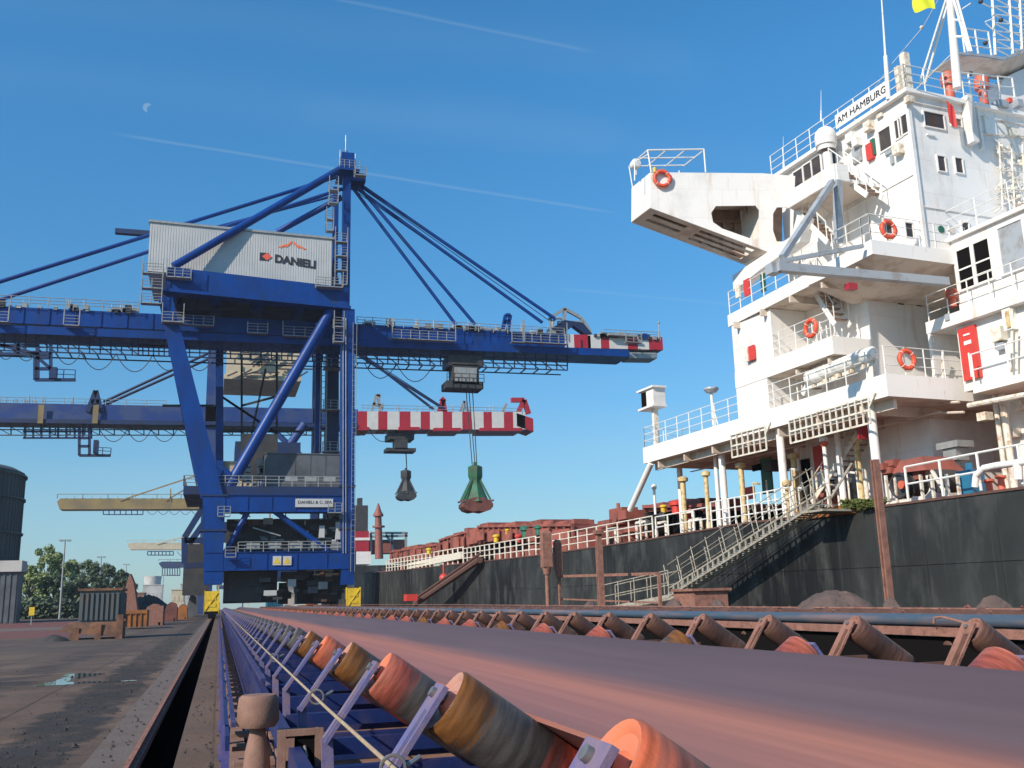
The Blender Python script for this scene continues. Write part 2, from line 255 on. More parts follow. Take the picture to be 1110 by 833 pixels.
# ---------- mesh builder ----------
class MB:
    def __init__(s): s.v=[];s.f=[];s.m=[];s.sm=[];s.uv={}
    def add(s,vs,fs,mi=0,sm=False):
        o=len(s.v); s.v+= [Vector(p) for p in vs]
        for i,f in enumerate(fs):
            s.f.append([o+k for k in f]); s.m.append(mi[i] if isinstance(mi,(list,tuple)) else mi); s.sm.append(sm)
        return s
    def hexa(s,p,mi=0):  # p: 4 bottom ccw, 4 top
        return s.add(p,[(3,2,1,0),(4,5,6,7),(0,1,5,4),(1,2,6,5),(2,3,7,6),(3,0,4,7)],mi)
    def box(s,x0,x1,y0,y1,z0,z1,mi=0): return s.hexa([(x0,y0,z0),(x1,y0,z0),(x1,y1,z0),(x0,y1,z0),(x0,y0,z1),(x1,y0,z1),(x1,y1,z1),(x0,y1,z1)],mi)
    def sbox(s,s0,s1,t0,t1,z0,z1,mi=0): return s.hexa([S(s0,t0,z0),S(s1,t0,z0),S(s1,t1,z0),S(s0,t1,z0),S(s0,t0,z1),S(s1,t0,z1),S(s1,t1,z1),S(s0,t1,z1)],mi)
    def obox(s,c,a,b,h):  # centre and three half vectors
        c=Vector(c);a=Vector(a);b=Vector(b);h=Vector(h)
        return s.hexa([c-a-b-h,c+a-b-h,c+a+b-h,c-a+b-h,c-a-b+h,c+a-b+h,c+a+b+h,c-a+b+h])
    def beam(s,p,q,w,h=None,up=VZ,mi=0):
        p=Vector(p);q=Vector(q);h=h or w; d=(q-p)
        if d.length<1e-6: return s
        d.normalize(); up=Vector(up)
        if abs(d.dot(up))>.98: up=VX if abs(d.dot(VX))<.9 else VY
        a=d.cross(up).normalized()*w/2; b=a.cross(d).normalized()*h/2
        return s.add([p-a-b,p+a-b,p+a+b,p-a+b,q-a-b,q+a-b,q+a+b,q-a+b],[(0,1,2,3),(7,6,5,4),(0,4,5,1),(1,5,6,2),(2,6,7,3),(3,7,4,0)],mi)
    def tube(s,p,q,r,n=6,r2=None,mi=0,cap=True):
        p=Vector(p);q=Vector(q); r2=r if r2 is None else r2; d=q-p
        if d.length<1e-6: return s
        d.normalize(); u=VZ if abs(d.z)<.9 else VX; a=d.cross(u).normalized(); b=d.cross(a)
        vs=[];fs=[]
        for P,rr in ((p,r),(q,r2)):
            for i in range(n):
                t=2*math.pi*i/n; vs.append(P+(a*math.cos(t)+b*math.sin(t))*rr)
        for i in range(n): j=(i+1)%n; fs.append((i,j,n+j,n+i))
        s.add(vs,fs,mi,n>5)
        if cap: s.add(vs,[tuple(range(n))[::-1],tuple(range(n,2*n))],mi)
        return s
    def path(s,pts,r,n=5,mi=0):
        for a,b in zip(pts,pts[1:]): s.tube(a,b,r,n,mi=mi,cap=False)
        return s
    def lathe(s,prof,c=(0,0,0),ax=VZ,n=20,mi=0):  # prof: (radius, height)
        ax=Vector(ax).normalized(); u=VZ if abs(ax.z)<.9 else VX; a=ax.cross(u).normalized(); b=ax.cross(a); c=Vector(c)
        vs=[]
        for r,h in prof:
            for i in range(n): t=2*math.pi*i/n; vs.append(c+ax*h+(a*math.cos(t)+b*math.sin(t))*r)
        fs=[]
        for k in range(len(prof)-1):
            for i in range(n): j=(i+1)%n; fs.append((k*n+i,k*n+j,(k+1)*n+j,(k+1)*n+i))
        return s.add(vs,fs,mi,True)
    def plate(s,poly,thick,holes=(),mi=0):  # planar polygon (Vectors) extruded by vector thick
        T=Vector(thick); loops=[[Vector(p) for p in poly]]+[[Vector(p) for p in h] for h in holes]
        flat=[p for l in loops for p in l]; tri=tessellate_polygon(loops); k=len(flat)
        s.add(flat,[tuple(t) for t in tri],mi); s.add([p+T for p in flat],[tuple(t)[::-1] for t in tri],mi)
        for l in loops:
            m=len(l); s.add(l+[p+T for p in l],[(i,(i+1)%m,m+(i+1)%m,m+i) for i in range(m)],mi)
        return s
    def ball(s,c,r,n=12,sz=1.,mi=0):
        prof=[(max(1e-3,r*math.sin(math.pi*k/8)),-r*sz*math.cos(math.pi*k/8)) for k in range(9)]
        return s.lathe(prof,c,VZ,n,mi)
    def ring(s,c,ax,Rr,r,n=20,m=8,mi=0,a0=0,a1=2*math.pi):
        ax=Vector(ax).normalized(); u=VZ if abs(ax.z)<.9 else VX; a=ax.cross(u).normalized(); b=ax.cross(a); c=Vector(c); vs=[];fs=[]
        for i in range(n):
            t=a0+(a1-a0)*i/n; d=a*math.cos(t)+b*math.sin(t)
            for j in range(m): w=2*math.pi*j/m; vs.append(c+d*(Rr+r*math.cos(w))+ax*r*math.sin(w))
        for i in range(n):
            for j in range(m): i2=(i+1)%n;j2=(j+1)%m; fs.append((i*m+j,i2*m+j,i2*m+j2,i*m+j2))
        return s.add(vs,fs,mi,True)
    def build(s,name,mats,parent=None,uvf=None):
        off=Vector((0,0,0))
        if parent is not None: off=OFF[parent.name]
        me=bpy.data.meshes.new(name); me.from_pydata([tuple(p-off) for p in s.v],[],s.f)
        if isinstance(mats,str): mats=[mats]
        for m in mats: me.materials.append(MATS[m])
        me.polygons.foreach_set('material_index',s.m); me.polygons.foreach_set('use_smooth',s.sm)
        me.validate(); me.update()
        o=bpy.data.objects.new(name,me); col.objects.link(o); o.parent=parent; OFF[o.name]=off
        if any(s.sm): 
            try: me.set_sharp_from_angle(angle=R(40))
            except Exception: pass
        return o
OFF={}
def thing(name,loc,label,cat,group=None,kind=None):
    o=bpy.data.objects.new(name,None); col.objects.link(o); o.location=loc; o.empty_display_size=.2
    OFF[o.name]=Vector(loc); return tag(o,label,cat,group,kind)
def tag(o,label=None,cat=None,group=None,kind=None):
    if label: o['label']=label
    if cat: o['category']=cat
    if group: o['group']=group
    if kind: o['kind']=kind
    return o
def copy_tree(o,parent=None):
    c=o.copy(); col.objects.link(c); c.parent=parent; OFF[c.name]=OFF[o.name]
    for ch in list(o.children): copy_tree(ch,c)
    return c
def railing(mb,pts,h=1.05,step=1.2,r=.019,nr=3,up=VZ,pr=None):
    pr=pr or r*1.25
    for a,b in zip(pts,pts[1:]):
        a=Vector(a);b=Vector(b); L=(b-a).length; n=max(1,round(L/step))
        for i in range(n+1): p=a.lerp(b,i/n); mb.tube(p,p+up*h,pr,5)
        for k in range(1,nr+1): mb.tube(a+up*h*k/nr,b+up*h*k/nr,r,5)
    return mb
def stair(mb,p,q,wd,tread=.25,hr=.9,n=None,tm=0):
    p=Vector(p);q=Vector(q);wd=Vector(wd)
    n=n or max(3,int((q-p).length/.3))
    for o in (Vector((0,0,0)),wd):
        mb.beam(p+o,q+o,.05,.22)
        mb.tube(p+o+VZ*hr,q+o+VZ*hr,.025,5)
        for k in range(0,5): a=(p+o).lerp(q+o,k/4); mb.tube(a,a+VZ*hr,.022,5)
    for i in range(1,n): a=p.lerp(q,i/n); mb.beam(a,a+wd,.22,.04,mi=tm)
    return mb
def text(body,size,parent,name,origin,right,up,m,ext=.01,align='LEFT',bold=.012):
    cu=bpy.data.curves.new(name,'FONT'); cu.body=body; cu.size=size; cu.extrude=ext; cu.align_x=align; cu.resolution_u=3; cu.offset=size*bold
    tmp=bpy.data.objects.new('tmp',cu); col.objects.link(tmp); dg=bpy.context.evaluated_depsgraph_get()
    me=bpy.data.meshes.new_from_object(tmp.evaluated_get(dg)); bpy.data.objects.remove(tmp)
    r=Vector(right).normalized();u=Vector(up).normalized();n=r.cross(u)
    Mx=Matrix((( r.x,u.x,n.x,0),(r.y,u.y,n.y,0),(r.z,u.z,n.z,0),(0,0,0,1)))
    me.transform(Matrix.Translation(Vector(origin)-OFF[parent.name])@Mx); me.materials.clear(); me.materials.append(MATS[m])
    o=bpy.data.objects.new(name,me); col.objects.link(o); o.parent=parent; OFF[o.name]=OFF[parent.name]; return o
# ---------- camera, sun, sky ----------
cd=bpy.data.cameras.new('camera'); cam=bpy.data.objects.new('camera',cd); col.objects.link(cam); sc.camera=cam
cd.sensor_width=36; cd.lens=F/1110*36; cd.clip_start=.05; cd.clip_end=9000
RM=Matrix(((MC[0][0],-MC[0][1],-MC[0][2]),(MC[1][0],-MC[1][1],-MC[1][2]),(MC[2][0],-MC[2][1],-MC[2][2])))
cam.matrix_world=Matrix.Translation(Vector(CAM))@RM.to_4x4()
SD=Vector((.76,.44,-.56)).normalized()   # direction sunlight travels
sl=bpy.data.lights.new('sun','SUN'); sl.energy=5.0; sl.angle=R(.5); sl.color=(1.,.89,.76)
so=bpy.data.objects.new('sun',sl); col.objects.link(so); so.rotation_euler=SD.to_track_quat('-Z','Y').to_euler(); so.location=(-20,-20,60)
w=bpy.data.worlds.new('World'); sc.world=w; w.use_nodes=True; n=w.node_tree; N=n.nodes; L=n.links; bg=N['Background']
sky=N.new('ShaderNodeTexSky'); sky.sky_type='NISHITA'; sky.sun_disc=False
to=-SD; sky.sun_elevation=math.asin(to.z); sky.sun_rotation=math.atan2(to.x,to.y)
sky.air_density=1.0; sky.dust_density=.35; sky.ozone_density=1.6; sky.altitude=0
bg.inputs['Strength'].default_value=.093
geo=N.new('ShaderNodeTexCoord')
def wmath(op,a,b=None,c=None):
    x=N.new('ShaderNodeMath'); x.operation=op
    for i,q in enumerate((a,b,c)):
        if q is None: continue
        if isinstance(q,(int,float)): x.inputs[i].default_value=q
        else: L.new(q,x.inputs[i])
    return x.outputs[0]
def wdot(v):
    x=N.new('ShaderNodeVectorMath'); x.operation='DOT_PRODUCT'; L.new(geo.outputs['Generated'],x.inputs[0]); x.inputs[1].default_value=v; return x.outputs['Value']
wn=N.new('ShaderNodeTexNoise'); wn.inputs['Scale'].default_value=9; wn.inputs['Detail'].default_value=6; L.new(geo.outputs['Generated'],wn.inputs['Vector'])
tot=None
def trail(p,q,wid,amt,soft=1.):  # a contrail: thin arc of the sky between two directions
    global tot
    a=Vector(ray(*p)).normalized(); b=Vector(ray(*q)).normalized(); nn=a.cross(b).normalized(); mid=(a+b).normalized(); lim=mid.dot(a)
    d=wmath('ABSOLUTE',wmath('ADD',wdot(nn),wmath('MULTIPLY',wmath('SUBTRACT',wn.outputs['Fac'],.5),wid*.8)))
    k=N.new('ShaderNodeMapRange'); k.interpolation_type='SMOOTHSTEP'; k.inputs['From Min'].default_value=0; k.inputs['From Max'].default_value=wid; k.inputs['To Min'].default_value=amt; k.inputs['To Max'].default_value=0; L.new(d,k.inputs[0])
    e=N.new('ShaderNodeMapRange'); e.interpolation_type='SMOOTHSTEP'; e.inputs['From Min'].default_value=lim; e.inputs['From Max'].default_value=lim+(1-lim)*.35; L.new(wdot(mid),e.inputs[0])
    o=wmath('MULTIPLY',k.outputs[0],e.outputs[0])
    tot=o if tot is None else wmath('ADD',tot,o)
trail((105,142),(685,234),.0022,.17); trail((340,-6),(650,58),.0026,.12); trail((600,312),(830,334),.0022,.10)
trail((-200,58),(700,155),.035,.035); trail((-100,-15),(800,75),.035,.035); trail((300,110),(900,185),.03,.03)
# thin haze banks low in the sky
cn=N.new('ShaderNodeTexNoise'); cn.inputs['Scale'].default_value=2.4; cn.inputs['Detail'].default_value=7
cm=N.new('ShaderNodeMapping'); cm.inputs['Scale'].default_value=(1,1,7); L.new(geo.outputs['Generated'],cm.inputs[0]); L.new(cm.outputs[0],cn.inputs['Vector'])
k=N.new('ShaderNodeMapRange'); k.inputs['From Min'].default_value=.42; k.inputs['From Max'].default_value=.72; k.inputs['To Max'].default_value=.30; L.new(cn.outputs['Fac'],k.inputs[0])
e=N.new('ShaderNodeMapRange'); e.inputs['From Min'].default_value=.02; e.inputs['From Max'].default_value=.30; e.inputs['To Min'].default_value=1; e.inputs['To Max'].default_value=0; L.new(wdot((0,0,1)),e.inputs[0])
tot=wmath('ADD',tot,wmath('MULTIPLY',k.outputs[0],e.outputs[0]))
# low pale band
e2=N.new('ShaderNodeMapRange'); e2.interpolation_type='SMOOTHSTEP'; e2.inputs['From Min'].default_value=-.02; e2.inputs['From Max'].default_value=.26; e2.inputs['To Min'].default_value=.30; e2.inputs['To Max'].default_value=0; L.new(wdot((0,0,1)),e2.inputs[0])
tot=wmath('ADD',tot,e2.outputs[0])
# day moon
md=Vector(ray(160,117)).normalized(); m1=wmath('GREATER_THAN',wdot(md),math.cos(.0042)); m2=wmath('LESS_THAN',wdot(Vector(ray(164.5,119.5)).normalized()),math.cos(.0042))
tot=wmath('ADD',tot,wmath('MULTIPLY',wmath('MULTIPLY',m1,m2),.35))
tint=N.new('ShaderNodeMix'); tint.data_type='RGBA'; te=N.new('ShaderNodeMapRange'); te.inputs['From Max'].default_value=.5; L.new(wdot((0,0,1)),te.inputs[0]); L.new(te.outputs[0],tint.inputs[0]); tint.inputs[6].default_value=(.64,.92,1.08,1); tint.inputs[7].default_value=(.66,1.56,1.86,1)
tm=N.new('ShaderNodeMix'); tm.data_type='RGBA'; tm.blend_type='MULTIPLY'; tm.inputs[0].default_value=1; L.new(tint.outputs[2],tm.inputs[7])
mx=N.new('ShaderNodeMix'); mx.data_type='RGBA'; L.new(tot,mx.inputs[0])
hs=N.new('ShaderNodeHueSaturation'); hs.inputs['Saturation'].default_value=1.12; hs.inputs['Value'].default_value=1.; L.new(sky.outputs[0],hs.inputs['Color'])
L.new(hs.outputs[0],tm.inputs[6]); L.new(tm.outputs[2],mx.inputs[6]); mx.inputs[7].default_value=(4.1,5.7,6.9,1); L.new(mx.outputs[2],bg.inputs['Color'])
sc.view_settings.view_transform='Standard'; sc.view_settings.look='None'; sc.view_settings.exposure=.13; sc.view_settings.gamma=1
# ---------- ground ----------
def sheet(name,x0,x1,y0,y1,z,m,kind='structure',ny=1):
    b=MB(); b.add([(x0,y0,z),(x1,y0,z),(x1,y1,z),(x0,y1,z)],[(0,1,2,3)]); o=b.build(name,m); o['kind']=kind; return o
sheet('quay_ground',-1100,-.67,-60,1600,0,'quay')
sheet('quay_apron',-.36,18,-60,420,0,'quay')
b=MB(); b.box(-.67,-.36,-60,420,-.75,-.55); b.box(-.70,-.672,-60,420,-.75,-.004); b.box(-.358,-.33,-60,420,-.75,-.004); o=b.build('rail_trench','dark_gap'); o['kind']='structure'  # trench faces coloured near-black to deepen the shade in it
b=MB(); b.box(17.6,18.05,-60,420,-6,.003); o=b.build('quay_wall','concrete_edge'); o['kind']='structure'
sheet('harbour_water',18,1100,-60,1600,-2.6,'water')
b=MB(); b.box(-.80,-.68,-60,420,-.1,.055); b.box(-.755,-.725,-60,420,.055,.10); o=b.build('crane_rail','rust_dust'); tag(o,'dusty steel crane rail along the edge of the dark trench','rail')
b=MB(); b.box(-1.22,-.802,-60,420,-.1,.012); o=b.build('rail_kerb','concrete_edge'); o['kind']='structure'
b=MB()
def blob(b,cx,cy,rx,ry,z,seed):
    rnd=random.Random(seed); k=26; pts=[]
    for i in range(k):
        a=2*math.pi*i/k; q=1+.3*math.sin(3*a+seed)+.25*rnd.uniform(-1,1); pts.append((cx+rx*q*math.cos(a),cy+ry*q*math.sin(a),z))
    b.add([(cx,cy,z)]+pts,[(0,1+i,1+(i+1)%k) for i in range(k)])
blob(b,-3.05,25.2,.38,1.1,.005,1); blob(b,-2.7,22.8,.75,.35,.006,2); blob(b,-3.2,23.3,.28,.8,.007,4)
o=b.build('puddle','puddle'); o['kind']='structure'
sheet('ore_road',-200,-7.6,62,150,.004,'ore_rust'); sheet('road_strip',-200,-6.5,84,98,.008,'concrete_edge')
# ---------- conveyor nearest the camera ----------
def roller_mesh(name,rm,em,length,rad,n=28):
    v=[];f=[];uv=[];mi=[]
    rings=[(0,rad*.93),(.012,rad)]+[(length*k/6,rad) for k in range(1,6)]+[(length-.012,rad),(length,rad*.93)]
    for x,r in rings:
        for i in range(n): t=2*math.pi*i/n; v.append((x,r*math.cos(t),r*math.sin(t)))
    for k in range(len(rings)-1):
        for i in range(n):
            j=(i+1)%n; f.append((k*n+i,(k+1)*n+i,(k+1)*n+j,k*n+j)); mi.append(0); x0=rings[k][0]/length; x1=rings[k+1][0]/length
            uv+= [(x0,i/n),(x1,i/n),(x1,(i+1)/n),(x0,(i+1)/n)]
    # dished outer end, shaft
    base=len(v)
    prof=[(0,rad*.93),(.004,rad*.80),(.012,rad*.72),(.016,rad*.42),(.008,rad*.36),(-.004,rad*.28),(-.004,rad*.16),(-.05,rad*.15),(-.05,.0005)]
    for x,r in prof:
        for i in range(n): t=2*math.pi*i/n; v.append((x,r*math.cos(t),r*math.sin(t)))
    for k in range(len(prof)-1):
        for i in range(n):
            j=(i+1)%n; f.append((base+k*n+i,base+k*n+j,base+(k+1)*n+j,base+(k+1)*n+i)); mi.append(2 if k>=5 else 1); uv+=[(0,0)]*4
    e0=(len(rings)-1)*n; f.append(tuple(range(e0,e0+n))); mi.append(1); uv+=[(0,0)]*n
    me=bpy.data.meshes.new(name); me.from_pydata(v,[],f); 
    for m in (rm,em,'steel_worn'): me.materials.append(MATS[m])
    me.polygons.foreach_set('material_index',mi); me.polygons.foreach_set('use_smooth',[len(x)==4 for x in f])
    ul=me.uv_layers.new(name='UVMap'); ul.data.foreach_set('uv',[c for p in uv for c in p]); me.update()
    me.set_sharp_from_angle(angle=R(35))
    return me
TR=R(35); RAD=.098; RL=.54
RMESH={k:roller_mesh('roller',k,e,RL,RAD) for k,e in (('roller_a','roller_end'),('roller_b','roller_end_pale'),('roller_c','roller_end'),('roller_d','steel_worn'),('roller_rust','rust_dust'))}
def place_roller(root,mesh,loc,left):
    o=bpy.data.objects.new('roller',mesh); col.objects.link(o); o.parent=root
    o.location=Vector(loc)-OFF[root.name]; OFF[o.name]=OFF[root.name]
    o.rotation_euler=(random.uniform(0,6),0,0) if False else (0,TR if left else math.pi-TR,0)
    return o
def idler(b,x0,x1,y,ztop,legs=True,sgn=1):
    # x0,x1: outer ends of the wing rollers; plates perpendicular to the rollers with open slot tops
    for xo,sg in ((x0,1),(x1,-1)):
        top=Vector((xo-sg*.035,y,ztop)); ax=Vector((-sg*math.cos(TR),0,math.sin(TR))); dn=Vector((-sg*math.sin(TR),0,-math.cos(TR)))
        a=top+dn*-.045; c=top+dn*.31
        b.beam(a+Vector((0,-.038,0)),top+dn*.0+Vector((0,-.038,0)),.022,.012,up=ax); 
        b.beam(top+dn*-.05+VY*-.03,c+VY*-.03,.016,.06,up=VY); b.beam(top+dn*-.05+VY*.03,c+VY*.03,.014,.055,up=VY)
        b.beam(top+dn*.03,c,.016,.09,up=VY)
        if legs:
            k=c+Vector((-sg*.0,0,0)); f1=Vector((c.x+sg*.025,y,.66)); b.beam(c-dn*.02,f1,.045,.03,up=VY); b.beam(f1,(c.x+sg*.06,y,.16),.04,.03,up=VY,mi=1)
    b.beam((x0-.2,y,ztop-.44),(x1+.2,y,ztop-.44),.06,.08,mi=1)
def conveyor(root,x0,x1,zt,ys,mats,fm,nearn,belt=None,legs=True,seedend=None):
    rnd=random.Random(int(x0*10))
    far=MB(); farr=MB()
    for i,y in enumerate(ys):
        if i<nearn:
            for left in (True,False):
                o=place_roller(root,RMESH[mats(i,left)],(x0 if left else x1,y,zt),left)
            b=MB(); idler(b,x0,x1,y,zt,legs); b.build('idler_bracket',[fm,'frame_dark_blue' if legs else 'rust_dark'],root)
        else:
            idler(far,x0,x1,y,zt,False)
            for xo,sg in ((x0,1),(x1,-1)):
                p=Vector((xo,y,zt)); q=p+Vector((sg*math.cos(TR),0,-math.sin(TR)))*RL; farr.tube(p,q,RAD,8)
    if far.v:
        o=far.build('far_idler_brackets',[fm,'frame_dark_blue' if legs else 'rust_dark'],root); o['kind']='stuff'; o=farr.build('far_rollers',mats(999,True),root); o['kind']='stuff'
ys1=[.36+1.24*k for k in range(104)]
root1=thing('belt_conveyor',(1.45,2,0),'long blue framed belt conveyor with empty moving belt beside the camera','conveyor')
seq={1:'roller_a',2:'roller_b',3:'roller_c',4:'roller_b',5:'roller_a',6:'roller_b'}
def m1(i,left):
    if left: return seq.get(i,'roller_d')
    return 'roller_c' if i%3!=1 else 'roller_b'
ZT=1.22; X0=.63; X1=2.62
conveyor(root1,X0,X1,ZT,ys1,m1,'arm_lavender',50)
# belt: trough cross-section resting on the rollers
b=MB(); y0,y1=-2,132; nrm=RAD/math.cos(TR)+.012
def zr(d): return ZT-d*math.tan(TR)+nrm
sec=[(X0+.27,zr(.27)),(X0+.40,zr(.395)),(X0+.47,zr(.45)),(X0+.58,zr(.485)),(1.62,zr(.495)),(X1-.60,zr(.485)),(X1-.49,zr(.455)),(X1-.40,zr(.395)),(X1-.17,zr(.17))]
ny=60
v=[];f=[]
for k in range(ny+1):
    y=y0+(y1-y0)*(k/ny)
    for x,z in sec: v.append((x,y,z))
m=len(sec)
for k in range(ny):
    for i in range(m-1): f.append((k*m+i,k*m+i+1,(k+1)*m+i+1,(k+1)*m+i))
b.add(v,f,0,True); b.add([(x,y,z-.014) for x,y,z in v],[t[::-1] for t in f],0,True)
for i0,i1 in ((0,0),(m-1,m-1)):
    for k in range(ny):
        p=Vector(v[k*m+i0]); q=Vector(v[(k+1)*m+i0]); b.add([p,q,q-VZ*.014,p-VZ*.014],[(0,1,2,3)])
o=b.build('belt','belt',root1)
mat('tan_dust',(.26,.145,.105),.85,0,(.19,.105,.08),9,.8,(1,1,1),.12,8,.42,.62,bscale=90)
# stringers, dusty trays and low cross members
b=MB()
for xx in (.38,2.87):
    b.box(xx-.03,xx+.03,-2,132,.70,.82)
b.box(.08,.11,7.5,132,.50,.60); b.box(2.95,2.99,-2,132,.5,.6)
b.build('stringer','frame_dark_blue',root1)
b=MB(); 
for y in [(.7+.62*k) for k in range(60)]:
    b.box(.42,2.83,y,y+.07,.66,.72)
b.build('cross_ties','frame_dark_blue',root1)['kind']='stuff'
b=MB(); b.box(.45,2.8,-2,132,.30,.34); 
for y in [(.2+.95*k) for k in range(40)]: b.box(.40,2.82,y,y+.25,.52,.55)
b.build('spill_tray','tan_dust',root1)
b=MB()
for k in range(44):
    y=8.1+2.4*k; b.box(.06,.12,y,y+.09,.0,.60); b.box(.05,.13,y-.02,y+.6,.02,.09)
b.build('side_posts','frame_blue',root1)
b=MB(); y=8.3
b.box(.125,.16,8,132,.60,.63)
while y<60:
    b.beam((.33,y,.16),(.36,y,.92),.016,.016); y+= .26 if y<25 else .5
b.box(.33,.37,8,132,.92,.945); b.box(.31,.33,8,132,.50,.52)
b.build('guard_mesh','guard_blue',root1)
# dusty ledge along the frame foot
b=MB(); b.box(.13,.30,7,132,.0,.16)
for k in range(60): b.box(.14,.42,4.2+k*.8,4.42+k*.8,.40,.43)
b.build('foot_beam','tan_dust',root1)
# pull cord with eye rings
cordp=[(.45,.3,1.085),(.45,2.2,1.08),(.445,4.2,1.075),(.44,8,1.08),(.44,20,1.08),(.43,60,1.08),(.43,126,1.08)]
b=MB(); b.path([Vector(p) for p in cordp],.0065,8); b.build('pull_cord','rope',root1)
for yy in (2.65,4.75,8.4,12.4,16.5,21,27,35):
    b=MB(); c=Vector((.45,yy,1.078)); b.ring(c,(0.25,1,.1),.032,.005,18,6); b.tube(c+Vector((.03,0,.0)),c+Vector((.075,.02,.02)),.007)
    b.build('cord_ring','steel_worn',root1)
# pull-cord switch on a stubby post
ms=thing('pull_cord_switch',(.22,5.0,0),'dusty brown mushroom headed switch post with open box at the conveyor foot','switch')
p=aY(280,770,5.2); 
cx,cz=p.x,p.z
b=MB(); b.lathe([(.0,.075),(.082,.073),(.095,.060),(.100,.02),(.102,-.05),(.085,-.078),(.0,-.08)],(cx,5.2,cz),VZ,28); b.build('dome_cap','tan_dust',ms)
b=MB(); b.lathe([(.035,-.07),(.04,-.11),(.06,-.20),(.068,-.30),(.068,-cz)],(cx,5.2,cz),VZ,20); b.build('post','tan_dust',ms)
b=MB(); bx=cx+.10; bz=cz-.10
b.box(bx,bx+.20,5.12,5.30,bz-.30,bz-.005); b.box(bx-.01,bx+.03,5.09,5.119,bz-.30,bz+.01); b.box(bx+.17,bx+.21,5.09,5.119,bz-.3,bz+.01); b.box(bx+.031,bx+.169,5.09,5.119,bz-.02,bz+.01); b.box(bx+.031,bx+.07,5.08,5.118,bz-.13,bz-.03); b.box(bx+.031,bx+.07,5.08,5.118,bz-.26,bz-.17)
b.build('switch_box','tan_dust',ms)
b=MB(); b.box(bx+.075,bx+.168,5.105,5.119,bz-.29,bz-.022); b.build('box_opening','dark_gap',ms)
b=MB(); b.path([Vector((bx+.05,5.07,bz-.30)),Vector((bx+.09,5.04,bz-.2)),Vector((bx+.13,5.06,bz-.12)),Vector((bx+.12,5.10,bz-.07))],.008,8); b.build('lever','steel_worn',ms)
# ---------- second conveyor ----------
root2=thing('belt_conveyor',(5.6,5,0),'rust brown second conveyor with empty idlers, between blue conveyor and ship','conveyor')
ys2=[1.55+1.25*k for k in range(-1,95)]
conveyor(root2,4.62,7.0,1.225,ys2,lambda i,l:'roller_rust','rust_dust',50,legs=False)
b=MB(); b.box(4.3,4.42,-2,122,.70,.86); b.box(7.0,7.1,-2,122,.5,.7); b.build('stringer','rust_dark',root2)
b=MB(); b.box(4.5,6.5,-2,122,.62,.66); b.build('return_belt','machine_dark',root2)
b=MB(); b.box(6.46,6.50,-2,122,1.05,1.13); b.build('side_channel','rust_dust',root2)
b=MB(); b.box(6.52,6.56,-2,122,.6,1.04); b.build('shade_panel','dark_gap',root2)  # added black panel, its colour stands in for deep shade behind the idlers
b=MB()
for k in range(30): y=1+4.*k; b.box(7.02,7.1,y,y+.1,0,1.0); b.box(4.32,4.4,y,y+.1,0,.72)
b.build('legs','rust_dark',root2)
pp=thing('pipeline',(6.7,6,0),'dusty blue grey pipe running behind the brown conveyor idlers','pipe')
b=MB(); b.tube((6.68,-2,1.185),(6.68,122,1.185),.062,16); b.build('pipe','pipe_blue',pp)
b=MB()
for k in range(20): y=2+6*k; b.box(6.62,6.74,y,y+.08,0,1.125)
b.build('pipe_supports','rust_dark',pp)
b=MB(); b.path([aX(880,659,7.4),aX(1110,661,7.4),Vector((7.4,3,1.30))],.012,6); b.path([aX(880,659,7.4),Vector((7.4,40,1.36)),Vector((7.4,100,1.36))],.012,6); o=b.build('cable','rust_dust'); tag(o,'thin dusty cable strung above the pipe in front of the ship','cable')
# hook and clamp on the pipe
b=MB(); P=aX(1012,676,6.4); b.path([P,P+Vector((0,-.02,.05)),P+Vector((.0,-.12,.06)),P+Vector((.05,-.4,.0))],.012,8); o=b.build('cable_hook','rust_dust'); tag(o,'bent rusty hook bar lying on the pipe near its right end','hook')
# heaps of spilled dust
def heap(c,rx,ry,h,label,m='dust_pile',name='dust_pile',group='heaps of ore dust behind the conveyor'):
    b=MB(); n=22; k=9; vs=[];fs=[]; rnd=random.Random(int(c[0]*97+c[1]*13)); ph=[rnd.uniform(0,6) for _ in range(6)]
    for a in range(k+1):
        q=a/k; 
        for i in range(n):
            t=2*math.pi*i/n; rr=q*(1+.14*math.sin(2*t+ph[0])+.08*math.sin(5*t+ph[1]))
            hh=h*((1-q**1.5) if name=='coal_pile' else (1-q*q))*(1+.12*math.sin(4*t+ph[2])*q)+ (rnd.uniform(-.07,.07)*h if a<k else 0)
            vs.append((c[0]+rx*rr*math.cos(t),c[1]+ry*rr*math.sin(t),c[2]+max(hh,-.02 if a<k else -.05)))
    for a in range(k):
        for i in range(n): j=(i+1)%n; fs.append((a*n+i,a*n+j,(a+1)*n+j,(a+1)*n+i))
    b.add(vs,fs,0,True); o=b.build(name,m); tag(o,label,'heap',group); return o

# scattered lumps of ore, grit and debris on the quay
b=MB(); rnd=random.Random(101)
def lump(b,x,y,z,s):
    p=[Vector((x+s*rnd.uniform(.5,1)*math.cos(a+rnd.uniform(-.3,.3)),y+s*rnd.uniform(.5,1)*math.sin(a),z+rnd.uniform(-.1,.25)*s)) for a in (0,1.25,2.5,3.8,5.)]; t=Vector((x,y,z+s*rnd.uniform(.5,.9)))
    b.add(p+[t],[(0,1,5),(1,2,5),(2,3,5),(3,4,5),(4,0,5)])
for i in range(1500):
    y=8+rnd.random()**1.6*55; x=rnd.choice((rnd.gauss(-1.85,.28),rnd.gauss(-1.85,.28),rnd.uniform(-6,-1.2),rnd.uniform(-.3,.05),rnd.gauss(-1.0,.12))); lump(b,x,y,.003 if x<-1.25 or x>-.4 else .014,rnd.uniform(.006,.03)*(1 if rnd.random()<.95 else 2.2))
o=b.build('scattered_grit','coal'); tag(o,'loose grit and small ore lumps scattered over the quay by the rail','grit',None,'stuff')
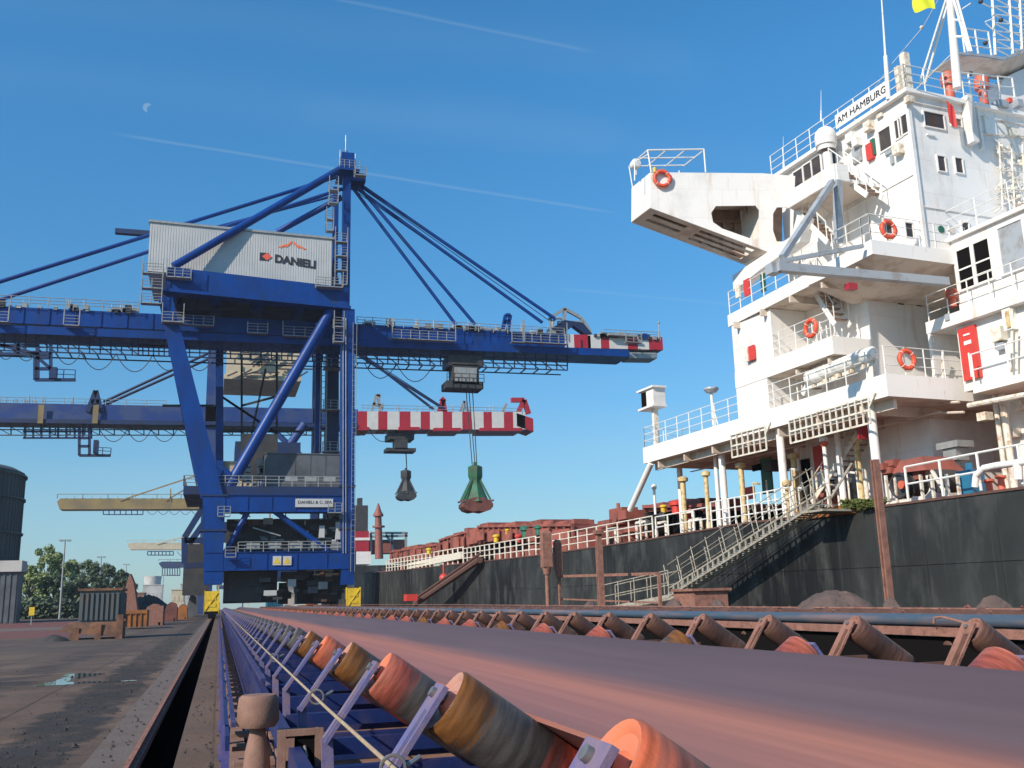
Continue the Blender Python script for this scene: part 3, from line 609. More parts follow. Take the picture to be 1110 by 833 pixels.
b=MB()
for i in range(900):
    k=rnd.random(); y=1.8+rnd.random()**1.8*30
    if k<.5: lump(b,rnd.uniform(.42,2.8),y,.34,rnd.uniform(.01,.03))
    else: lump(b,rnd.uniform(7.3,8.2),y+1,1.262,rnd.uniform(.012,.05))
o=b.build('spilled_ore','ore_rust'); tag(o,'spilled ore crumbs lying under and behind the conveyors','ore',None,'stuff')

# the slightly hazy harbour air
b=MB(); b.box(-1110,1110,-70,1610,-8.5,75)
hz=b.build('haze','dark_gap'); hz['kind']='stuff'; hz['label']='thin pale haze in the harbour air'
hm=bpy.data.materials.new('haze_air'); hm.use_nodes=True; hn=hm.node_tree; hn.nodes.remove(hn.nodes['Principled BSDF']); pv=hn.nodes.new('ShaderNodeVolumePrincipled'); pv.inputs['Color'].default_value=(.80,.88,1.,1); pv.inputs['Density'].default_value=.00016
hn.links.new(pv.outputs[0],hn.nodes['Material Output'].inputs['Volume']); hz.data.materials[0]=hm
b=MB(); b.box(7.25,8.3,-2,122,1.20,1.26); 
for k in range(30): b.box(7.6,7.7,1+4*k,1.1+4*k,0,1.2)
b.build('side_cover','rust_dark',root2)
for i,(px,wd,h,sx) in enumerate(((731,.28,.16,'narrow heap of dust before the foot of the gangway'),(778,.22,.14,'small rounded dust heap right of the gangway foot'),(905,.75,.23,'widest grey dust heap behind the conveyor, under the dark hull'),(878,.18,.10,'little pinkish dust lump at the left of the widest heap'),(967,.16,.13,'dust heap piled round the foot of the tall brown post'),(1078,.26,.14,'dust heap near the right edge behind the pipe'),(640,.3,.14,'low dust heap left of the tall capped brown post'))):
    p=aX(px,664,7.75); heap((7.75,p.y,1.255),wd*.5,wd*.75,h,sx)
# ---------- cranes ----------
def facebox(b,pts,Y,thick):  # outline picked on the plane y=Y, given real thickness behind it
    P=[aY(x,y,Y) for x,y in pts]; b.plate(P,(0,thick,0))
YN=125.; YF=141.; YB=131.; YB2=135.5
cr=thing('ship_unloader_crane',(7.5,133,0),'big blue unloader crane in front, with pale machinery house on top','crane','cranes along the quay')
def leg(px0,py0,px1,py1,w0,w1,Y,dp,name='leg',m='crane_blue'):
    a=aY(px0,py0,Y);c=aY(px1,py1,Y); k=Y/1070
    b=MB(); w0*=k;w1*=k
    b.hexa([(c.x-w1/2,Y,c.z),(c.x+w1/2,Y,c.z),(c.x+w1/2,Y+dp,c.z),(c.x-w1/2,Y+dp,c.z),(a.x-w0/2,Y,a.z),(a.x+w0/2,Y,a.z),(a.x+w0/2,Y+dp,a.z),(a.x-w0/2,Y+dp,a.z)])
    return b.build(name,m,cr)
leg(179,322,230,540,15,24,YN,2.6); leg(232,540,231,634,23,18,YN,2.6)
leg(378,335,377,634,14,14,YN,2.6)
leg(190,380,226,545,13,18,YF,2.4,m='crane_faded_blue'); leg(230,540,231,634,16,14,YF,2.4); leg(361,300,361,634,13,13,YF,2.4,m='crane_dark_blue')
leg(238,370,238,545,8,8,YF,1.5,'column'); leg(346,345,345,490,7,7,YF,1.2,'column')
# leg collars
b=MB()
for px,py in ((232,537),(377,527),(231,575),(377,573)):
    c=aY(px,py,YN); w=1.62 if px<300 else 1.02; b.box(c.x-w,c.x+w,YN-.12,YN+2.7,c.z-.12,c.z+.12)
b.build('leg_flanges','crane_dark_blue',cr)
def hbeam(px0,py0,px1,py1,h,Y,dp,name,m='crane_blue'):
    a=aY(px0,py0,Y);c=aY(px1,py1,Y);k=Y/1070; z=(a.z+c.z)/2; hh=h*k/2
    b=MB(); b.box(a.x,c.x,Y,Y+dp,z-hh,z+hh); b.box(a.x,c.x,Y-.15,Y+dp+.15,z+hh,z+hh+.08); b.box(a.x,c.x,Y-.15,Y+dp+.15,z-hh-.08,z-hh)
    n=5
    for i in range(1,n): x=a.x+(c.x-a.x)*i/n; b.box(x-.04,x+.04,Y-.1,Y-.002,z-hh,z+hh)
    return b.build(name,m,cr)
hbeam(242,546,371,546,17,YN+.1,2.2,'portal_beam'); hbeam(222,608,386,608,18,YN+.05,2.4,'sill_beam')
hbeam(242,546,371,546,17,YF,2.2,'portal_beam'); hbeam(222,608,386,608,18,YF,2.4,'sill_beam')
# side ties between faces
for px in (231,377):
    for py in (608,546):
        c=aY(px,py,YN); b=MB(); b.box(c.x-.8,c.x+.8,YN+2.7,YF-.01,c.z-.9,c.z+.9); b.build('side_beam','crane_dark_blue',cr)
# round braces
def brace(px0,py0,px1,py1,r,Y0,Y1=None,name='brace',m='crane_blue',n=16):
    Y1=Y0 if Y1 is None else Y1
    b=MB(); b.tube(aY(px0,py0,Y0),aY(px1,py1,Y1),r,n); return b.build(name,m,cr)
brace(363,330,246,532,.72,YN+1.2); brace(354,340,262,510,.6,YF); brace(268,556,243,602,.36,YN+.9); brace(297,554,364,603,.36,YN+.9)
# knee plate where the brace lands
b=MB(); facebox(b,[(244,505),(258,520),(246,545),(240,545),(236,520)],YN+.6,1.2); b.build('knee_plate','crane_blue',cr)
# side frame at the left foot
b=MB()
for p,q in (((222,547),(200,583)),((200,583),(200,611)),((200,586),(226,586)),((200,614),(226,612)),((226,560),(205,590))):
    b.beam(aY(*p,YN+3),aY(*q,YN+3),.7,.7)
b.build('side_frame','crane_dark_blue',cr)
# bogies, wheel boxes
b=MB()
for Y in (YN-3.5,YN+1.5,YF-2,YF+3):
    for X in (-.8,15.6):
        b.box(X-.9,X+.9,Y,Y+3.6,.55,1.9); b.box(X-.6,X+.6,Y+.7,Y+2.9,1.9,3.1)
        for dy in (.7,1.8,2.9): b.tube((X-.35,Y+dy,.42),(X+.35,Y+dy,.42),.36,14)
b.build('bogies','machine_dark',cr)
for X in (-.8,15.7):
    b=MB(); b.box(X-.8,X+.8,YN-3.9,YN-3.0,.9,3.2); b.box(X-.85,X-.8,YN-3.92,YN-3.0,.6,3.3); b.box(X+.8,X+.85,YN-3.92,YN-3.0,.6,3.3); b.beam((X-.7,YN-3.93,1.0),(X+.7,YN-3.93,3.0),.12,.04); b.box(X-.5,X+.5,YN-3.95,YN-3.901,1.4,1.7); b.box(X-.5,X+.5,YN-3.95,YN-3.901,2.2,2.5); b.build('buffer_box','yellow_paint',cr)
# dark machinery hung under the sill
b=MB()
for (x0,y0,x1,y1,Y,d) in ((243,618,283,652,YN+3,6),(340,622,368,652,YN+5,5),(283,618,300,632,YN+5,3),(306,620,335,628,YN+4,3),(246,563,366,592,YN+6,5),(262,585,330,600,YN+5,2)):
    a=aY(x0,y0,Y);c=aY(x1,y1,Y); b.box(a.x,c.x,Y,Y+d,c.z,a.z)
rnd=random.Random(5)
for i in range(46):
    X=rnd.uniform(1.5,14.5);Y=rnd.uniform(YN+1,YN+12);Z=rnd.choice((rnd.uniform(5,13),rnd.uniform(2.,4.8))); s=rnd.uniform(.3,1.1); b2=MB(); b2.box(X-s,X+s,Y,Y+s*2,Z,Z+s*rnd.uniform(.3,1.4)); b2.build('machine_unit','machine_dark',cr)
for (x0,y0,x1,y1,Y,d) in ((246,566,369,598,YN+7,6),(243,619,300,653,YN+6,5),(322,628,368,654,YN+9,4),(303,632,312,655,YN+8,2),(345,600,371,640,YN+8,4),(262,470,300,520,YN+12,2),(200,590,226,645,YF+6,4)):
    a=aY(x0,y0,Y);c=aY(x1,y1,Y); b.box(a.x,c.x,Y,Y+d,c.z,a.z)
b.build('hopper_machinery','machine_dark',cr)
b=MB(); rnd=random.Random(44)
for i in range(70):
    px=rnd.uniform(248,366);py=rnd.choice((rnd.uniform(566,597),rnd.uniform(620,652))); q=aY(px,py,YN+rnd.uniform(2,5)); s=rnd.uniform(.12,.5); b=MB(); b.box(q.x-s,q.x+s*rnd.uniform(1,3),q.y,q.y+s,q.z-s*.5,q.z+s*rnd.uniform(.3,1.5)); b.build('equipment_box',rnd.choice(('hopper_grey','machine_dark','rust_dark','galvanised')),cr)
b=MB()
for px0,py0,px1,py1 in ((350,590,353,600),(346,570,352,583),(364,566,370,590),(360,585,371,590),(286,640,300,646),(312,628,321,636)):
    a=aY(px0,py1,YN+1.5);c=aY(px1,py0,YN+1.5); b.box(a.x,c.x,YN+1.5,YN+2.3,a.z,c.z)
b.build('control_cabinets','house_grey',cr)
b=MB()
for i in range(30):
    X=rnd.uniform(1.5,14.5);Y=YN+rnd.uniform(.5,5);Z=rnd.uniform(5.5,13); L_=rnd.uniform(1,5); b.beam((X,Y,Z),(X+L_*rnd.choice((0,1)),Y,Z+L_*.3*rnd.choice((0,-1))),.14)
b.build('pipework','galvanised',cr)
b=MB()
for y_,xs in ((597,(258,366)),(0,0)):
    if not y_: continue
    a=aY(xs[0],y_,YN+.3);c=aY(xs[1],y_,YN+.3); z=aY(300,598,YN).z; railing(b,[(a.x,YN+.25,z),(c.x,YN+.25,z)],1.2,1.6,.05,3); 
    for k in range(5): b.box(a.x+1+k*2.6,a.x+2.6+k*2.6,YN+.6,YN+.7,z+.3,z+1.1)
b.build('sill_railing','galvanised',cr)
# portal deck and machine house on it
b=MB(); a=aY(200,520,YN+2.5); c=aY(371,520,YN+2.5); b.box(a.x,c.x,YN+.4,YF+1,aY(280,536,YN).z,aY(280,527,YN).z); b.build('portal_deck','crane_dark_blue',cr)
zd=aY(280,527,YN).z
b=MB(); railing(b,[(a.x,YN+.5,zd),(c.x,YN+.5,zd)],1.3,1.7,.05,3); railing(b,[(a.x,YN+.5,zd),(a.x,YF,zd)],1.3,1.7,.05,3)
for k in range(3): b.box(7.5+k*2.4,9.0+k*2.4,YN+.45,YN+.5,zd+.7,zd+1.25)
b.build('deck_railing','galvanised',cr)
b=MB(); p0=aY(287,492,YN+3);p1=aY(369,492,YN+3); b.box(p0.x,p1.x,YN+3,YN+9,zd,p0.z)
for k in range(1,5): x=p0.x+(p1.x-p0.x)*k/5; b.box(x-.03,x+.03,YN+2.95,YN+2.999,zd,p0.z)
b.box(p0.x-.1,p1.x+.1,YN+2.9,YN+9.1,p0.z,p0.z+.12); b.build('hopper','hopper_grey',cr)
b=MB(); q0=aY(241,500,YF+.5); b.box(q0.x,q0.x+5,YF+.5,YF+3,zd,q0.z); b.build('cabin','cream_panel',cr)
b=MB(); rnd=random.Random(11)
for i in range(16):
    X=rnd.uniform(2,7); Z=zd+rnd.uniform(0,4); b.box(X,X+rnd.uniform(.3,1.2),YN+6,YN+8,Z,Z+rnd.uniform(.3,1.2)); b.beam((X,YN+6,zd),(X,YN+6,Z),.12)
b.build('deck_equipment','galvanised',cr)
# upper platform that carries the house
p=[aY(178,288,YN),aY(380,310,YN)]
zt0=aY(178,289,YN).z; zt1=aY(378,312,YN).z
b=MB(); xl=aY(180,300,YN).x; xr=aY(378,320,YN).x
b.hexa([(xl,YN,zt0-2.9),(xr,YN,zt1-2.6),(xr,YN+1.4,zt1-2.6),(xl,YN+1.4,zt0-2.9),(xl,YN,zt0),(xr,YN,zt1),(xr,YN+1.4,zt1),(xl,YN+1.4,zt0)])
b.hexa([(xl,YF,zt0-2.9),(xr,YF,zt1-2.6),(xr,YF+1.4,zt1-2.6),(xl,YF+1.4,zt0-2.9),(xl,YF,zt0),(xr,YF,zt1),(xr,YF+1.4,zt1),(xl,YF+1.4,zt0)])
b.hexa([(xl-.3,YN-.2,zt0-3.3),(xr+.3,YN-.2,zt1-3.),(xr+.3,YN+1.7,zt1-3.),(xl-.3,YN+1.7,zt0-3.3),(xl-.3,YN-.2,zt0-2.9),(xr+.3,YN-.2,zt1-2.6),(xr+.3,YN+1.7,zt1-2.6),(xl-.3,YN+1.7,zt0-2.9)])
for k in range(5):
    x=xl+(xr-xl)*k/4*.94; b.box(x,x+1.3,YN+1.4,YF,zt1-2.4,zt1-.4)
b.build('house_platform','crane_blue',cr)
b=MB(); b.hexa([(xl,YN+1.41,zt0-1.6),(xr,YN+1.41,zt1-1.4),(xr,YF,zt1-1.4),(xl,YF,zt0-1.6),(xl,YN+1.41,zt0-1.4),(xr,YN+1.41,zt1-1.2),(xr,YF,zt1-1.2),(xl,YF,zt0-1.4)]); b.build('platform_floor','crane_dark_blue',cr)
# machinery house
YH=YN+2.6; h0=aY(163,241,YH);h1=aY(360,260,YH); hb0=aY(165,290,YH);hb1=aY(360,310,YH)
b=MB()
b.hexa([(h0.x,YH,hb0.z-.5),(h1.x,YH,hb1.z-.4),(h1.x,YF,hb1.z-.4),(h0.x,YF,hb0.z-.5),(h0.x,YH,h0.z),(h1.x,YH,h1.z),(h1.x,YF,h1.z),(h0.x,YF,h0.z)])
for k in range(70):
    x=h0.x+(h1.x-h0.x)*(k+.3)/70; f=(k+.3)/70; zt=h0.z+(h1.z-h0.z)*f; zb=hb0.z+(hb1.z-hb0.z)*f
    b.box(x,x+.14,YH-.035,YH-.001,zb,zt-.25)
hs=b.build('machinery_house','house_grey',cr)
b=MB(); b.hexa([(h0.x-.2,YH-.2,h0.z),(h1.x+.2,YH-.2,h1.z),(h1.x+.2,YF+.2,h1.z),(h0.x-.2,YF+.2,h0.z),(h0.x-.2,YH-.2,h0.z+.3),(h1.x+.2,YH-.2,h1.z+.3),(h1.x+.2,YF+.2,h1.z+.3),(h0.x-.2,YF+.2,h0.z+.3)]); b.build('roof','galvanised',hs)
sl_=aY(360,283,YN)-aY(300,279,YN)
o=aY(297.5,284.2,YH); text('DANIELI',1.5,hs,'lettering',(o.x,YH-.07,o.z),(1,0,-.095),VZ,'lettering',.02,bold=.045)
b=MB(); o=aY(281.5,274,YH); b.box(o.x,o.x+1.2,YH-.08,YH-.04,o.z-1.1,o.z); b.build('emblem_block','lettering',hs)
b=MB(); o=aY(289.5,274.5,YH); 
b.plate([Vector((o.x,YH-.12,o.z)),Vector((o.x+.65,YH-.12,o.z-.55)),Vector((o.x,YH-.12,o.z-1.1)),Vector((o.x-.65,YH-.12,o.z-.55))],(0,.03,0)); b.build('emblem_diamond','logo_red',hs)
b=MB(); o=aY(317,264.5,YH)
for sx in (-1,1):
    b.plate([Vector((o.x+sx*.1,YH-.07,o.z+.45)),Vector((o.x+sx*1.1,YH-.07,o.z-.55)),Vector((o.x+sx*.7,YH-.07,o.z-.55)),Vector((o.x+sx*.1,YH-.07,o.z+.05))],(0,.03,0))
    b.plate([Vector((o.x+sx*.75,YH-.07,o.z-.1)),Vector((o.x+sx*1.9,YH-.07,o.z-.6)),Vector((o.x+sx*1.5,YH-.07,o.z-.75)),Vector((o.x+sx*.85,YH-.07,o.z-.3))],(0,.03,0))
b.build('emblem_mark','logo_orange',hs)
# access platforms on the house level
b=MB()
def cage(x0,y0,x1,y1,Y,n=2):
    a=aY(x0,y1,Y);c=aY(x1,y0,Y); h=(c.z-a.z)
    for q in range(n):
        z=a.z+h*q/n; b.box(a.x,c.x,Y-1.1,Y,z-.12,z); railing(b,[(a.x,Y-1.1,z),(c.x,Y-1.1,z)],1.15,1.1,.045,3); railing(b,[(a.x,Y-1.1,z),(a.x,Y,z)],1.15,1.1,.045,3); railing(b,[(c.x,Y-1.1,z),(c.x,Y,z)],1.15,1.1,.045,3)
    for x in (a.x,c.x): b.beam((x,Y-1.1,a.z),(x,Y-1.1,c.z),.1)
cage(153,283,178,330,YN+.5,3); cage(181,285,208,302,YN-.1,1); cage(342,298,371,312,YN-.1,1); cage(361,340,372,372,YN+.2,2); cage(176,332,200,350,YN+.2,1)
a=aY(206,302,YN);
cage(356,195,366,222,YN+4,2); cage(353,228,361,252,YN+6,2); cage(362,250,376,310,YN+3,4)
cage(384,185,396,192,YN+4,1)
b.build('access_platforms','galvanised',cr)
# apex column and tip
b=MB(); a=aY(376,180,YN+6); c=aY(378,316,YN+6); b.box(a.x-.55,a.x+.55,YN+5.4,YN+6.6,c.z-3,a.z); 
a2=aY(364,200,YF-4); b.box(a2.x-.4,a2.x+.4,YF-4.6,YF-3.6,zt1,a.z-1)
b.build('apex_column','crane_blue',cr)
b=MB(); b.box(a.x-.9,a.x+.9,YN+4.5,YN+9,a.z-1.2,a.z+1.4); b.box(a.x+.5,a.x+2.6,YN+5,YN+8.5,a.z-2.6,a.z-1.4); b.box(a.x-1.3,a.x+1.6,YN+4,YN+9.5,a.z-1.5,a.z-1.21); b.build('apex_head','crane_blue',cr)
b=MB(); b.tube((a.x-.2,YN+6,a.z+1.4),(a.x-.2,YN+6,a.z+4.8),.06); b.tube((a.x-1,YN+6,a.z),(a.x-1,YN+6,a.z+2.4),.05); b.tube((a.x+1.2,YN+6,a.z),(a.x+1.2,YN+6,a.z+2.),.05)
railing(b,[(a.x-1.3,YN+4,a.z-1.2),(a.x+1.6,YN+4,a.z-1.2)],1.2,.8,.04,3); b.ring((a.x-.2,YN+6,a.z+2.2),VZ,.28,.05)
b.build('antenna','galvanised',cr)
# stays
AP=(375,184)
brace(370,183,188,289,.52,YN+5,YN+.7,'back_stay'); 
brace(371,214,300,252,.45,YF-4,YF-1,'back_stay')
for p,q,Y0,Y1,r in (((371,190),(-40,318),YN+8,YB,.28),((371,205),(-40,338),YN+6,YB2,.28),((364,212),(175,262),YF-4,YF-2,.2)): brace(*p,*q,r,Y0,Y1,'back_stay',n=8)
for p,q in (((384,196),(602,346)),((382,201),(588,350)),((384,197),(515,352)),((381,202),(494,352))): 
    brace(*p,*q,.26,YN+7,YB+(0 if q[0]>550 else 1),'fore_stay',n=8)
b=MB()
for d in (0,8): b.tube(aY(385,199+d,YN+7),aY(597-d,349,YB+2),.06,5)
b.build('stay_cable','crane_dark_blue',cr)
brace(378,178,378,190,.3,YN+6)
# back stay stub beam
b=MB(); b.beam(aY(125,251,YF),aY(165,254,YF),.9,.7); b.build('stub_beam','crane_dark_blue',cr)
# boom: upper box girder + wider lower rail girder, both faces
b=MB()
def girder(b,xa,ya,xc,yc,h,Y,dp):  # top-edge pixels at both ends, height in metres
    a=aY(xa,ya,Y);c=aY(xc,yc,Y)
    b.hexa([(a.x,Y,a.z-h),(c.x,Y,c.z-h),(c.x,Y+dp,c.z-h),(a.x,Y+dp,a.z-h),(a.x,Y,a.z),(c.x,Y,c.z),(c.x,Y+dp,c.z),(a.x,Y+dp,a.z)])
girder(b,-40,330,640,364,2.15,YB,4.2); girder(b,-40,350.5,682,379.5,1.05,YB-.6,5.2)
for k in range(24):
    px=-30+k*28; 
    if 178<px<372: continue
    t=(px+40)/680; q=aY(px,330+34*t,YB); b.box(q.x-.08,q.x+.08,YB-.12,YB-.002,q.z-2.1,q.z)
b.build('boom','crane_blue',cr)
b=MB(); girder(b,-40,347.5,640,375.5,.34,YB+.15,3.9); b.build('boom_rail_gap','machine_dark',cr)  # dark strip drawn in for the shaded gap between the two girders
# striped tip
edges=[612,622,637,651,660,680,691,703,718]
for i in range(8):
    b=MB(); x0,x1=edges[i],edges[i+1]; ya=363.2+(x0-640)*.03; yc=363.2+(x1-640)*.03; girder(b,x0,ya,x1,yc,2.05,YB-.03 if x1<650 else YB,4.26 if x1<650 else 4.2)
    b.build('striped_boom_tip','band_red' if i%2 else 'band_white',cr)
b=MB(); girder(b,682,382,712,382.5,.9,YB+.3,3); girder(b,660,361,690,363,.3,YB-1,1); b.build('tip_bracket','galvanised',cr)
b=MB(); 
for x0,y0,x1,y1,Y in ((-30,326,150,335,YB-.6),(387,350,612,362,YB-.6),(655,363,716,366,YB)):
    a=aY(x0,y0+3,Y);c=aY(x1,y1+3,Y); railing(b,[a,c],1.25,2.2,.05,3)
for x0,y0,x1,y1 in ((-6,333,12,350),(70,337,88,354),(176,345,232,352),(268,352,290,362),(306,352,342,365),(424,352,492,368),(553,350,566,372),(565,352,612,372),(676,362,692,372)):
    a=aY(x0,y1,YB-.7);c=aY(x1,y0,YB-.7); b.box(a.x,c.x,YB-1.7,YB-.7,a.z-.1,a.z); railing(b,[(a.x,YB-1.7,a.z),(c.x,YB-1.7,a.z)],1.2,1.3,.045,3)
    for x in (a.x,c.x): b.beam((x,YB-1.7,a.z),(x,YB-1.7,c.z),.12)
rnd=random.Random(3)
for k in range(34):
    px=rnd.choice((rnd.uniform(0,150),rnd.uniform(385,610))); q=aY(px,332+(px+40)/680*34,YB+1); h=rnd.uniform(.4,1.6); b.box(q.x,q.x+rnd.uniform(.3,1.6),YB+.6,YB+1.6,q.z,q.z+h*.6); b.tube(q,q+VZ*h,.05)
b.tube(aY(714,368,YB),aY(714,350,YB),.06); b.ball(aY(714,350,YB),.2,8)
b.build('boom_walkway','galvanised',cr)
# sheave frame near the tip
b=MB(); 
for p,q in (((596,345),(612,335)),((612,335),(630,345)),((630,345),(640,360)),((596,345),(600,362)),((612,335),(612,362)),((604,350),(632,350))): b.beam(aY(*p,YB+1),aY(*q,YB+1),.45)
b.ring(aY(606,352,YB+.6),VY,1.0,.18,14); b.build('sheave_frame','galvanised',cr)
b=MB(); facebox(b,[(598,356),(612,347),(632,350),(642,362),(634,362),(622,353),(610,362)],YB+.4,1.2); b.build('sheave_arm','crane_dark_blue',cr)
b=MB()
for p,q in (((545,357),(548,342)),((548,342),(553,342)),((553,342),(551,357)),((546,350),(552,348))): b.beam(aY(*p,YB+1),aY(*q,YB+1),.5)
b.build('winch_post','crane_blue',cr)
# underslung festoon walkway
b=MB()
Z=lambda px,py: aY(px,py,YB+.5)
for x0,x1,dy in ((-30,178,0),(150,372,6),(386,615,14)):
    ya=365+dy*.9+ (0 if x0<0 else 0); n=int((x1-x0)/11)
    for k in range(n+1):
        x=x0+(x1-x0)*k/n; yy=366+ (x+30)*.035; b.beam(Z(x,yy-6),Z(x,yy+13),.16)
    for d in (2,8,13): b.beam(Z(x0,366+(x0+30)*.035+d),Z(x1,366+(x1+30)*.035+d),.16)
    for d in (13,): b.beam(Z(x0,366+(x0+30)*.035+d)+VY*3,Z(x1,366+(x1+30)*.035+d)+VY*3,.16)
b.build('festoon_walkway','crane_dark_blue',cr)
b=MB()
for p,q in (((20,372),(20,384)),((0,384),(56,384)),((0,375),(40,375)),((41,366),(41,412)),((55,366),(55,412)),((38,388),(55,388)),((38,400),(55,400)),((38,412),(82,412)),((38,388),(38,412)),((41,388),(55,400)),((-30,384),(0,384)),((0,374),(40,384))): b.beam(Z(*p),Z(*q),.38)
railing(b,[Z(56,411),Z(81,412)],1.3,1.2,.05,2); b.box(Z(57,404).x,Z(62,404).x,YB,YB+1,Z(60,411).z,Z(60,399).z)
b.build('maintenance_cradle','crane_dark_blue',cr)
b=MB()
for x0,x1 in ((-4,17),(17,40),(60,88),(88,126),(126,166),(166,200),(200,232),(395,430),(430,470)):
    y0=380+(x0*.035); pts=[Z(x0+(x1-x0)*k/10,y0+ (19*(1-(2*k/10-1)**2))*(x1-x0)/40) for k in range(11)]; b=MB(); b.path(pts,.06,5); b.build('festoon_cable','machine_dark',cr)
# driver's cab on the boom, trolley
b=MB(); 
for (x0,y0,x1,y1,d) in ((486,386,523,396,4),(491,396,519,416,2.6),(484,414,524,420,3.4)):
    a=aY(x0,y1,YB+.3);c=aY(x1,y0,YB+.3); b.box(a.x,c.x,YB+.3,YB+.3+d,a.z,c.z)
b.build('trolley','machine_dark',cr)
b=MB(); a=aY(493,413,YB);c=aY(517,399,YB); b.box(a.x,c.x,YB+.1,YB+.29,a.z,c.z); b.build('cab_window','galvanised',cr)
b=MB(); a=aY(484,402,YB);c=aY(524,402,YB); railing(b,[(a.x,YB-.3,a.z-1.6),(c.x,YB-.3,a.z-1.6)],1.2,1,.05,2); b.build('trolley_railing','machine_dark',cr)
rnd=random.Random(61)
for i in range(40):   # small boxes, lamps and winches on the boom walkway
    px=rnd.choice((rnd.uniform(0,150),rnd.uniform(388,600),rnd.uniform(645,712))); q=aY(px,331+(px+40)/680*34,YB-.2); s_=rnd.uniform(.15,.45); b=MB(); b.box(q.x-s_,q.x+s_,YB-.3,YB+.3,q.z,q.z+s_*rnd.uniform(1,3)); b.build('walkway_box',rnd.choice(('galvanised','machine_dark','house_grey','crane_blue')),cr)
b=MB()
for x0,x1,dy in ((-30,150,0),(388,612,14)):   # cross bracing below the boom
    b=MB()
    n=int((x1-x0)/14)
    for k in range(n):
        xa=x0+(x1-x0)*k/n; xb=x0+(x1-x0)*(k+1)/n; ya=368+(xa+30)*.035; b.beam(Z(xa,ya),Z(xb,ya+11),.12); 
        b.beam(Z(xa,ya+11)+VY*3,Z(xa,ya+11),.14)
    b.build('walkway_bracing','machine_dark',cr)

for x0,x1,y0,y1 in ((243,372,300,318),(190,372,318,334)):
    b=MB(); n=9
    for k in range(n): 
        px=x0+(x1-x0)*k/n; b.beam(aY(px,y1,YN+5),aY(px+(x1-x0)/n,y1+2,YN+5),.2); b.beam(aY(px,y1,YN+5),aY(px+6,y0+6,YN+5),.16)
    b.build('platform_lattice','machine_dark',cr)
b=MB()   # cable runs and ladders on the near legs
for px in (372,375): b.tube(aY(px,345,YN-.1),aY(px,600,YN-.1),.05,5)
for k in range(40): z=aY(380,600,YN).z+k*.7; x=aY(381,500,YN).x; b.beam((x,YN-.25,z),(x+.5,YN-.25,z),.04)
for dx in (0,.5): b.beam((aY(381,500,YN).x+dx,YN-.25,aY(380,620,YN).z),(aY(381,500,YN).x+dx,YN-.25,aY(380,350,YN).z),.06)
b.build('leg_ladder','galvanised',cr)
b=MB()
for q in ((236,545,250,560),(244,590,256,604),(355,545,370,556)): 
    a=aY(q[0],q[3],YN-.2);c=aY(q[2],q[1],YN-.2); b.box(a.x,c.x,YN-1,YN-.2,a.z-.1,a.z); railing(b,[(a.x,YN-1,a.z),(c.x,YN-1,a.z)],1.15,.9,.04,3)
b.build('leg_platforms','galvanised',cr)
# number plate and warning plates
b=MB(); a=aY(320,550,YN);c=aY(361,541,YN); b.box(a.x,c.x,YN-.12,YN-.02,a.z,c.z); sp_=b.build('name_plate','house_grey',cr)
text('DANIELI & C. SPA',.55,sp_,'lettering',(a.x+.3,YN-.13,a.z+.42),VX,VZ,'lettering',.01)
b=MB(); 
for x0 in (295.5,306.5):
    a=aY(x0,613,YN);c=aY(x0+9.5,603,YN); b.box(a.x,c.x,YN-.12,YN-.05,a.z,c.z)
wp=b.build('warning_plates','house_grey',cr)
b=MB()
for x0 in (300.2,311.2):
    o=aY(x0,608,YN); b.plate([Vector((o.x-.45,YN-.14,o.z-.35)),Vector((o.x+.45,YN-.14,o.z-.35)),Vector((o.x,YN-.14,o.z+.42))],(0,.015,0))
b.build('warning_triangle','yellow_paint',wp)
# ladder tower on far leg
b=MB(); 
for k in range(3):
    z=aY(352,400+45*k,YF-1).z; b.box(13.4,16.5,YF-2.2,YF-.3,z-.12,z); railing(b,[(13.4,YF-2.2,z),(16.5,YF-2.2,z)],1.3,1,.05,3)
q=aY(348,390,YF-1.5);q2=aY(348,640,YF-1.5)
for dx in (0,.9): b.beam((q.x+dx,YF-1.5,q2.z),(q.x+dx,YF-1.5,q.z),.12)
z=q2.z
while z<q.z: b.beam((q.x,YF-1.5,z),(q.x+.9,YF-1.5,z),.08); z+=.9
b.build('ladder_tower','galvanised',cr)
# lattice behind
b=MB(); rnd=random.Random(9)
for x0,y0,x1,y1 in ((240,430,300,470),(262,385,262,520),(300,470,240,430),(288,400,262,520),(300,380,300,500),(262,440,300,430),(240,468,330,468),(262,520,300,470),(176,440,240,440),(160,462,240,462)):
    b.beam(aY(x0,y0,YF+2),aY(x1,y1,YF+2),.3)
b.build('rear_lattice','machine_dark',cr)
